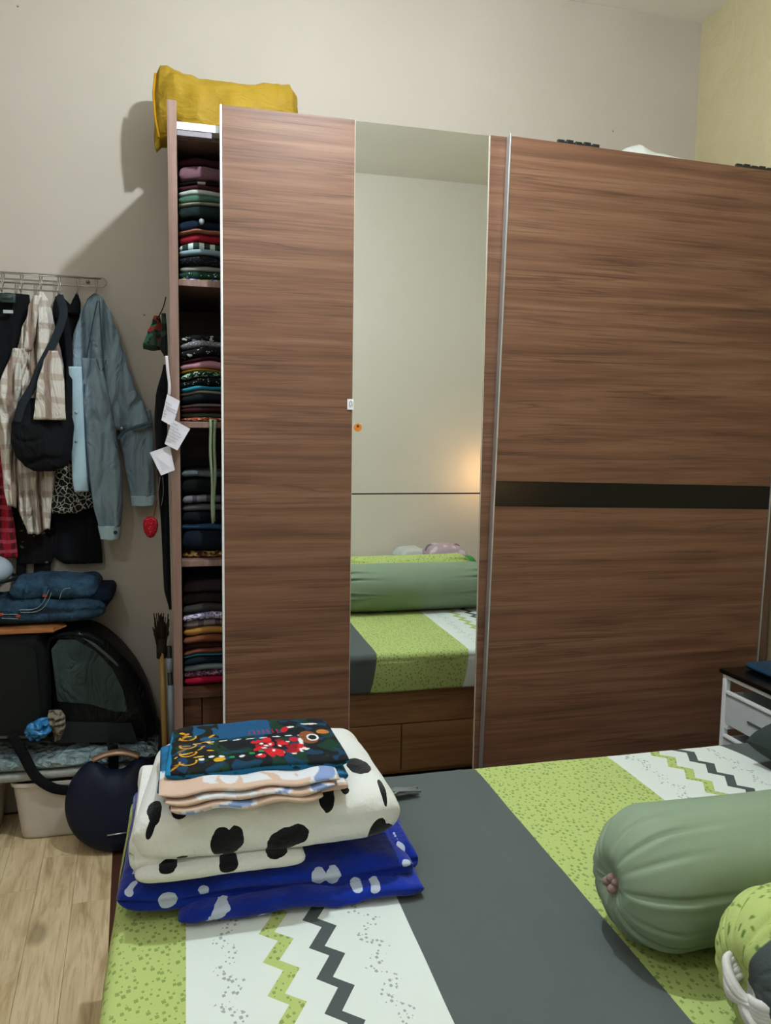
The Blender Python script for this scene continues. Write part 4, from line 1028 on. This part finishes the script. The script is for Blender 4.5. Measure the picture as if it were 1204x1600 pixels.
RO = thing('strawberry_ornament', (-.09, 2.3, 1.0), 'small red dotted strawberry charm hanging on a cord beside the wardrobe', 'ornament', HS)
q = at(235, 824, 2.32)
vs = []; n_ = 14
mb = MB(); prof = [(.001, .031), (.010, .030), (.019, .020), (.021, .006), (.018, -.012), (.010, -.026), (.001, -.031)]
mb.rev((q.x, 2.32, q.z), prof, 20, 'z'); mb.build('berry', printed('#a01424', ['#d8a0a4'], 'dots', 170, .18), RO, True)
ribbon('cord', [(240, 806), (247, 770), (251, 700)], 2.33, .002, cloth('#7a1420'), RO)

# ---------------------------------------------------------------- broom and pole
BR = thing('broom', (-.09, 2.6, 0), 'upside down broom with wooden handle leaning by the wardrobe side', 'broom')
a, b_ = at(252, 1000, 2.62), at(259, 1200, 2.60); d = (b_-a)/(a.z-b_.z); foot = a+d*a.z
MB().tube([a, foot+Vector((0, 0, .002))], .010, 12).build('handle', woodmat('broom_wood', '#8a6a38', '#a88850', '#b99a62', axis='z'), BR, True)
mb = MB()
for k in range(70):
    rr = random.Random(k); sx, sy = rr.uniform(-.024, .024), rr.uniform(-.012, .012); h_ = rr.uniform(.02, .09)
    mb.tube([(a.x+sx*.35, a.y+sy*.5, a.z-.05), (a.x+sx*.8, a.y+sy, a.z+.01), (a.x+sx*1.1, a.y+sy*1.3, a.z+h_)], .0016, 4)
o = mb.build('bristles', cloth('#2e2418'), BR, True); o['kind'] = 'stuff'
MB().tube([(a.x, a.y, a.z-.06), (a.x, a.y, a.z+.005)], .016, 12, flat=.012).build('binding', cloth('#31271c'), BR, True)
PO = thing('pole', (-.06, 2.7, 0), 'thin black pole with pale grey sleeves standing between broom and wardrobe', 'pole')
a = at(264, 1010, 2.56); b_ = at(270, 1165, 2.56); d = (b_-a)/(a.z-b_.z)
MB().tube([a, a+d*a.z+Vector((0, 0, .002))], .0085, 10).build('shaft', M['black'], PO, True)
for y0_, y1_ in ((1028, 1050), (1070, 1152)):
    p0 = a+d*(a.z-at(265, y0_, 2.56).z); p1 = a+d*(a.z-at(268, y1_, 2.56).z)
    MB().tube([p0, p1], .0098, 12).build('sleeve', plain('pale_grey', '#8d99a6', .4), PO, True)

# ---------------------------------------------------------------- left pile
def binbox(x0, x1, y0, y1, z0, z1, label, inset=.02):
    t = thing('storage_bin', ((x0+x1)/2, (y0+y1)/2, z0), label, 'bin', 'white bins under the bundle')
    vs = []; fs = []; n = 48; L = [(0, 0), (.0, 1), ]
    rings = [(inset*.9+.012, z0), (inset*.9+.003, z0+.004), (inset*.9, z0+.014)]+[(inset*.9*(1-k/6), z0+.014+(z1-.012-z0-.014)*k/6) for k in range(1, 7)]+[(-.006, z1-.011), (-.006, z1), (.0, z1), (.004, z1-.003), (inset, z0+.01)]
    for ins, z in rings:
        hx_, hy_ = (x1-x0)/2-ins, (y1-y0)/2-ins
        for k in range(n):
            a = 2*PI*k/n; vs.append(((x0+x1)/2+hx_*sup(math.cos(a), .28), (y0+y1)/2+hy_*sup(math.sin(a), .28), z))
    for i in range(len(rings)-1):
        for k in range(n): fs.append((i*n+k, i*n+(k+1) % n, (i+1)*n+(k+1) % n, (i+1)*n+k))
    fs += [tuple(range(n))[::-1], tuple((len(rings)-1)*n+k for k in range(n))]
    obj('bin_body', vs, fs, plain('bin_plastic', '#c4bcb2', .5, var=.04), t, True, sharp=50)
    return t
binbox(-.540, -.235, 2.565, 2.79, 0, .195, 'white tapered plastic bin on the floor beside the round speaker')
binbox(-.90, -.580, 2.52, 2.79, 0, .195, 'white plastic bin cut off by the left edge of the picture')
# plastic wrapped bundle
m, nt, b = newmat('wrapped_plastic'); b.inputs['Roughness'].default_value = .16; b.inputs['Coat Weight'].default_value = .6
v = coords(nt); setc(nt, b, ramp(nt, noise_n(nt, v, 12, 4), [(.3, '#7f9aa3'), (.7, '#a5bdc2')]))
vo = nd(nt, 'ShaderNodeTexVoronoi'); vo.inputs['Scale'].default_value = 38; nt.links.new(v, vo.inputs['Vector']); bump(nt, b, math_n(nt, 'ADD', vo.outputs['Distance'], noise_n(nt, v, 30, 4, .6, 1.5)), 1.0, .03); M['plastic'] = m
PB = thing('wrapped_mat', (-.48, 2.66, .197), 'rolled mat wrapped in shiny clear plastic lying on the white bins', 'bundle')
slab('roll', -.90, -.100, 2.562, 2.785, .226, .281, M['plastic'], PB, 1, 0, .001, 3, 2, nu=90, nv=120, rough=.004, e=.8)
slab('under_layer', -.90, -.16, 2.562, 2.78, .1965, .232, plain('crinkled_wrap', '#8f928c', .3, var=.15, vs=40, bmp=.8, bs_=45), PB, 1, 0, .001, 3, 5, nu=50, nv=90, rough=.004, e=.4)
ribbon('strap', [(18, 1148, 2.545), (36, 1178, 2.550), (52, 1208, 2.548), (66, 1222, 2.548), (85, 1232, 2.55), (105, 1235, 2.553)], 2.555, .034, M['blackcloth'], PB, th=.003)
ribbon('strap', [(176, 1164, 2.553), (177, 1178, 2.551), (177, 1195, 2.550), (176, 1212, 2.551)], 2.56, .034, M['blackcloth'], PB, th=.003)
# large black bags
def domebag(name, poly_px, Y0, Y1, mat, parent, rnd=.035, n=90, seed=0):
    P = [at(x, y, Y0) for x, y in poly_px]; P = [(p_.x, p_.z) for p_ in P]
    # resample closed polygon
    Q = []; m_ = len(P)
    for i in range(m_):
        p0, p1, p2, p3 = [Vector(P[(i+k) % m_]) for k in (-1, 0, 1, 2)]
        for k in range(8):
            t = k/8; Q.append(.5*((2*p1)+(-p0+p2)*t+(2*p0-5*p1+4*p2-p3)*t*t+(-p0+3*p1-3*p2+p3)*t**3))
    c = sum(Q, Vector((0, 0)))/len(Q); n = len(Q); vs = []; fs = []
    prof = [(0, .02), (0, .5), (.002, .75), (.010, .90), (rnd*.6, .97), (rnd, 1.0)]
    st = [(Y0+d, s) for d, s in prof]+[((Y0+Y1)/2, 1.005)]+[(Y1-d, s) for d, s in reversed(prof)]
    for (y, s) in st:
        for k, q_ in enumerate(Q):
            w_ = c+(q_-c)*s; dd = .005*nz(w_.x*12+seed, w_.y*12, y*12)
            vs.append((w_.x+dd*.4, y+(dd*1.6 if s < .95 else 0), w_.y+dd*.4))
    for i in range(len(st)-1):
        for k in range(n): fs.append((i*n+k, i*n+(k+1) % n, (i+1)*n+(k+1) % n, (i+1)*n+k))
    fs += [tuple(range(n))[::-1], tuple((len(st)-1)*n+k for k in range(n))]
    return obj(name, vs, fs, mat, parent, True), Q, c
BG = thing('travel_bag', (-.26, 2.65, .32), 'large domed black travel bag with dark see-through panel on the wrapped mat', 'bag')
bagm = cloth('#090c0e', .2, 200, .5, wr=.5)
_, Q, c = domebag('bag_body', [(82, 1155), (80, 1080), (80, 1010), (86, 990), (120, 984), (160, 998), (195, 1030), (220, 1068), (236, 1110), (243, 1145), (240, 1155), (150, 1157)], 2.60, 2.785, bagm, BG, seed=3)
def panel(name, poly, Y, mat, parent, th=.004):
    P = [at(x, y, Y) for x, y in poly]; mb = MB(); mb.prism([(p_.x, p_.z) for p_ in P], Y, Y+th); return mb.build(name, mat, parent)
panel('mesh_panel', [(80, 1015), (92, 1000), (118, 1000), (150, 1018), (176, 1046), (192, 1078), (199, 1112), (180, 1112), (140, 1100), (90, 1096)], 2.595, cloth('#31403f', .5, 200, .5, 7, wr=.7), BG)
panel('base_panel', [(85, 1128), (205, 1130), (215, 1160), (82, 1160)], 2.594, cloth('#1c2526', .2, 200, .6), BG)
ribbon('piping', [(72, 1150), (70, 1080), (74, 1010), (90, 994), (122, 992), (160, 1010), (192, 1044), (214, 1084), (226, 1130), (228, 1158)], 2.594, .012, cloth('#06080a'), BG, th=.005)
ribbon('reflective_trim', [(122, 990), (140, 1002), (165, 1022), (185, 1040)], 2.592, .010, cloth('#4a5654'), BG, th=.002)
BP = thing('backpack', (-.53, 2.62, .32), 'boxy black backpack at the left edge beside the domed travel bag', 'bag')
domebag('bag_body', [(-60, 1160), (-62, 1080), (-60, 1000), (-50, 985), (50, 985), (66, 996), (74, 1040), (76, 1100), (74, 1150), (66, 1160)], 2.565, 2.76, cloth('#0b0f0f', .2, 200, .7), BP, seed=8)
panel('front_pocket', [(-55, 1150), (-55, 1020), (-45, 1008), (45, 1008), (56, 1020), (62, 1100), (62, 1150)], 2.560, cloth('#101514', .2, 200, .7), BP, .006)
panel('pocket_piping', [(-55, 1154), (62, 1154), (62, 1150.5), (-55, 1150.5)], 2.556, cloth('#4a463f'), BP, .004)
# crumpled blue and beige thing
CR = thing('crumpled_wrapper', (-.43, 2.53, .36), 'crumpled bright blue plastic with beige cloth wedged at the bag foot', 'wrapper')
loft('blue_plastic', [(1122, 60, 78, .008), (1132, 42, 82, .02), (1142, 38, 82, .022), (1150, 42, 74, .018), (1156, 48, 62, .008)], 2.545, plain('blue_film', '#2c78b0', .3, bmp=.5, bs_=40), CR, n=32, lev=24, amp=.022, fx=50, fz=50, seed=50)
loft('beige_cloth', [(1110, 76, 96, .010), (1120, 74, 102, .02), (1135, 80, 103, .02), (1148, 84, 98, .016), (1156, 86, 94, .008)], 2.55, cloth('#7c7364', .25), CR, n=32, lev=24, amp=.024, fx=60, fz=50, seed=52)
# board and jeans
BO = thing('wooden_board', (-.55, 2.66, .665), 'thin orange brown wooden board lying on the black bags under the jeans', 'board')
p0 = at(-50, 984, 2.60); p1 = at(104, 979, 2.60)
MB().box(p0.x, p1.x-.03, 2.556, 2.78, .674, .689, .003).add([(p1.x-.032, 2.560, .676), (p1.x-.032, 2.72, .676), (p1.x, 2.60, .682), (p1.x-.032, 2.560, .688), (p1.x-.032, 2.72, .688), (p1.x, 2.60, .685)], [(0, 2, 1), (3, 4, 5), (0, 3, 5, 2), (1, 2, 5, 4), (0, 1, 4, 3)]).build('board_plate', woodmat('orange_wood', '#7a4a26', '#a86a3c', '#c48a58', rough=.5), BO)
JN = thing('folded_jeans', (-.43, 2.66, .685), 'dark blue jeans folded on the wooden board, waistband to the front', 'jeans')
jm = cloth('#22394a', .55, 220, .85, 16, .5, .6)
slab('denim_fold', -.80, -.250, 2.582, 2.78, .690, .772, jm, JN, 2, .2, .003, 1.2, 2.6, nu=80, nv=100, rough=.007, e=.6)
slab('waist_fold', -.535, -.275, 2.60, 2.78, .762, .835, cloth('#263f52', .5, 220, .85, 16, .5, .6), JN, 1, 0, .004, 1.4, 1.1, nu=70, nv=80, rough=.006, e=.6, arch=0)
stt = cloth('#8d9a92')
ribbon('stitching', [(30, 953), (52, 952), (64, 945), (72, 932), (76, 922)], 2.578, .0018, stt, JN)
ribbon('stitching', [(32, 957), (55, 956), (68, 949), (76, 937), (80, 926)], 2.578, .0018, stt, JN)
ribbon('stitching', [(93, 936), (96, 926), (101, 920), (110, 919)], 2.582, .0018, stt, JN)
ribbon('stitching', [(3, 966), (28, 967)], 2.576, .0018, stt, JN); ribbon('stitching', [(3, 960), (28, 960)], 2.576, .0018, stt, JN)
ribbon('belt_loop', [(72, 916), (70, 926), (69, 933)], 2.583, .010, cloth('#28506a'), JN, th=.003)
ribbon('belt_loop', [(44, 908), (42, 918), (41, 926)], 2.583, .009, cloth('#28506a'), JN, th=.003)
for px, py in ((70, 931), (2, 960), (28, 963)):
    q = at(px, py, 2.577); MB().box(q.x-.006, q.x+.006, q.y-.001, q.y+.004, q.z-.004, q.z+.004, .001).build('bar_tack', cloth('#a0402a'), JN)
slab('dark_cloth_fold', -.34, -.232, 2.61, 2.78, .745, .800, M['navy'], JN, 1, 0, .002, 1.4, 7, nu=50, nv=40, rough=.005, e=.6)
HC = thing('helmet', (-.62, 2.6, .835), 'smooth pale blue white rounded helmet at the left edge above the jeans', 'helmet')
q = at(-22, 895, 2.66); MB().ball((q.x, 2.67, q.z+.004), (.075, .09, .05), 16).build('shell', plain('pale_shell', '#a9b8c4', .3), HC, True)
MB().tube([(q.x+.086*math.cos(a_*PI/12), 2.67+.091*math.sin(a_*PI/12), q.z-.020) for a_ in range(24)], .005, 6, True).build('rim', M['black'], HC, True)

# ---------------------------------------------------------------- round speaker
SPK = thing('speaker', (-.225, 2.46, 0), 'round navy portable speaker with copper handle on the floor', 'speaker')
Rs = .150; cz = Rs; cxs, cys = -.222, 2.47; tl = math.radians(14)
def spk(px_, py_, pz_):   # local: x right, y towards back, z up from the floor
    return (cxs+px_, cys+py_*math.cos(tl)+pz_*math.sin(tl)-.02, .004+pz_*math.cos(tl)-py_*math.sin(tl)*.6)
def Rn(th):
    d = (th-PI/2+PI) % (2*PI)-PI
    return Rs*(1-.38*math.exp(-(abs(d)/.42)**4))
vs = []; fs = []; nt_ = 96; rs_ = [0, .2, .4, .6, .75, .85, .92, .965, .99, 1.0]
tk = [.052*(max(0, 1-r_**3.2))**.5 for r_ in rs_]
for side in (-1, 1):
    for r_, t_ in zip(rs_, tk):
        for k in range(nt_):
            th = 2*PI*k/nt_; R_ = Rn(th)*r_
            vs.append(spk(R_*math.cos(th), side*t_, cz+R_*math.sin(th)))
m_ = len(rs_)
for sd_ in (0, 1):
    for i in range(m_-1):
        for k in range(nt_):
            f = tuple(sd_*m_*nt_+j for j in (i*nt_+k, i*nt_+(k+1) % nt_, (i+1)*nt_+(k+1) % nt_, (i+1)*nt_+k)); fs.append(f if sd_ else f[::-1])
obj('speaker_body', vs, fs, plain('navy_mesh', '#051026', .6, spec=.3, bmp=.3, bs_=400), SPK, True)
MB().tube([spk(Rs*.965*math.cos(a), 0, cz+Rs*.965*math.sin(a)) for a in [PI/2-.50+1.0*i/20 for i in range(21)]], .009, 12, flat=.016).build('handle', plain('copper', '#a98a70', .35, .6), SPK, True)
q1, q2 = Vector(spk(-.022, -.046, cz-.085)), Vector(spk(.034, -.046, cz-.083)); MB().tube([q1+Vector((0, -.004, 0)), q2+Vector((0, -.004, 0))], .0022, 6).build('badge', M['alu'], SPK, True)

# small warm night light on the right wall near the bed head
NL = thing('night_light', (1.90, -.25, 1.0), 'small warm night light plugged into the right wall by the bed head', 'lamp')
MB().box(1.905, 1.924, -.29, -.21, .99, 1.07, .004).build('plug_plate', M['white'], NL)
MB().ball((1.885, -.25, 1.045), .018, 8).build('bulb', emat('night_glow', (1, .55, .25, 1), P_NIGHT/(PI*4*PI*.018**2)), NL, True)
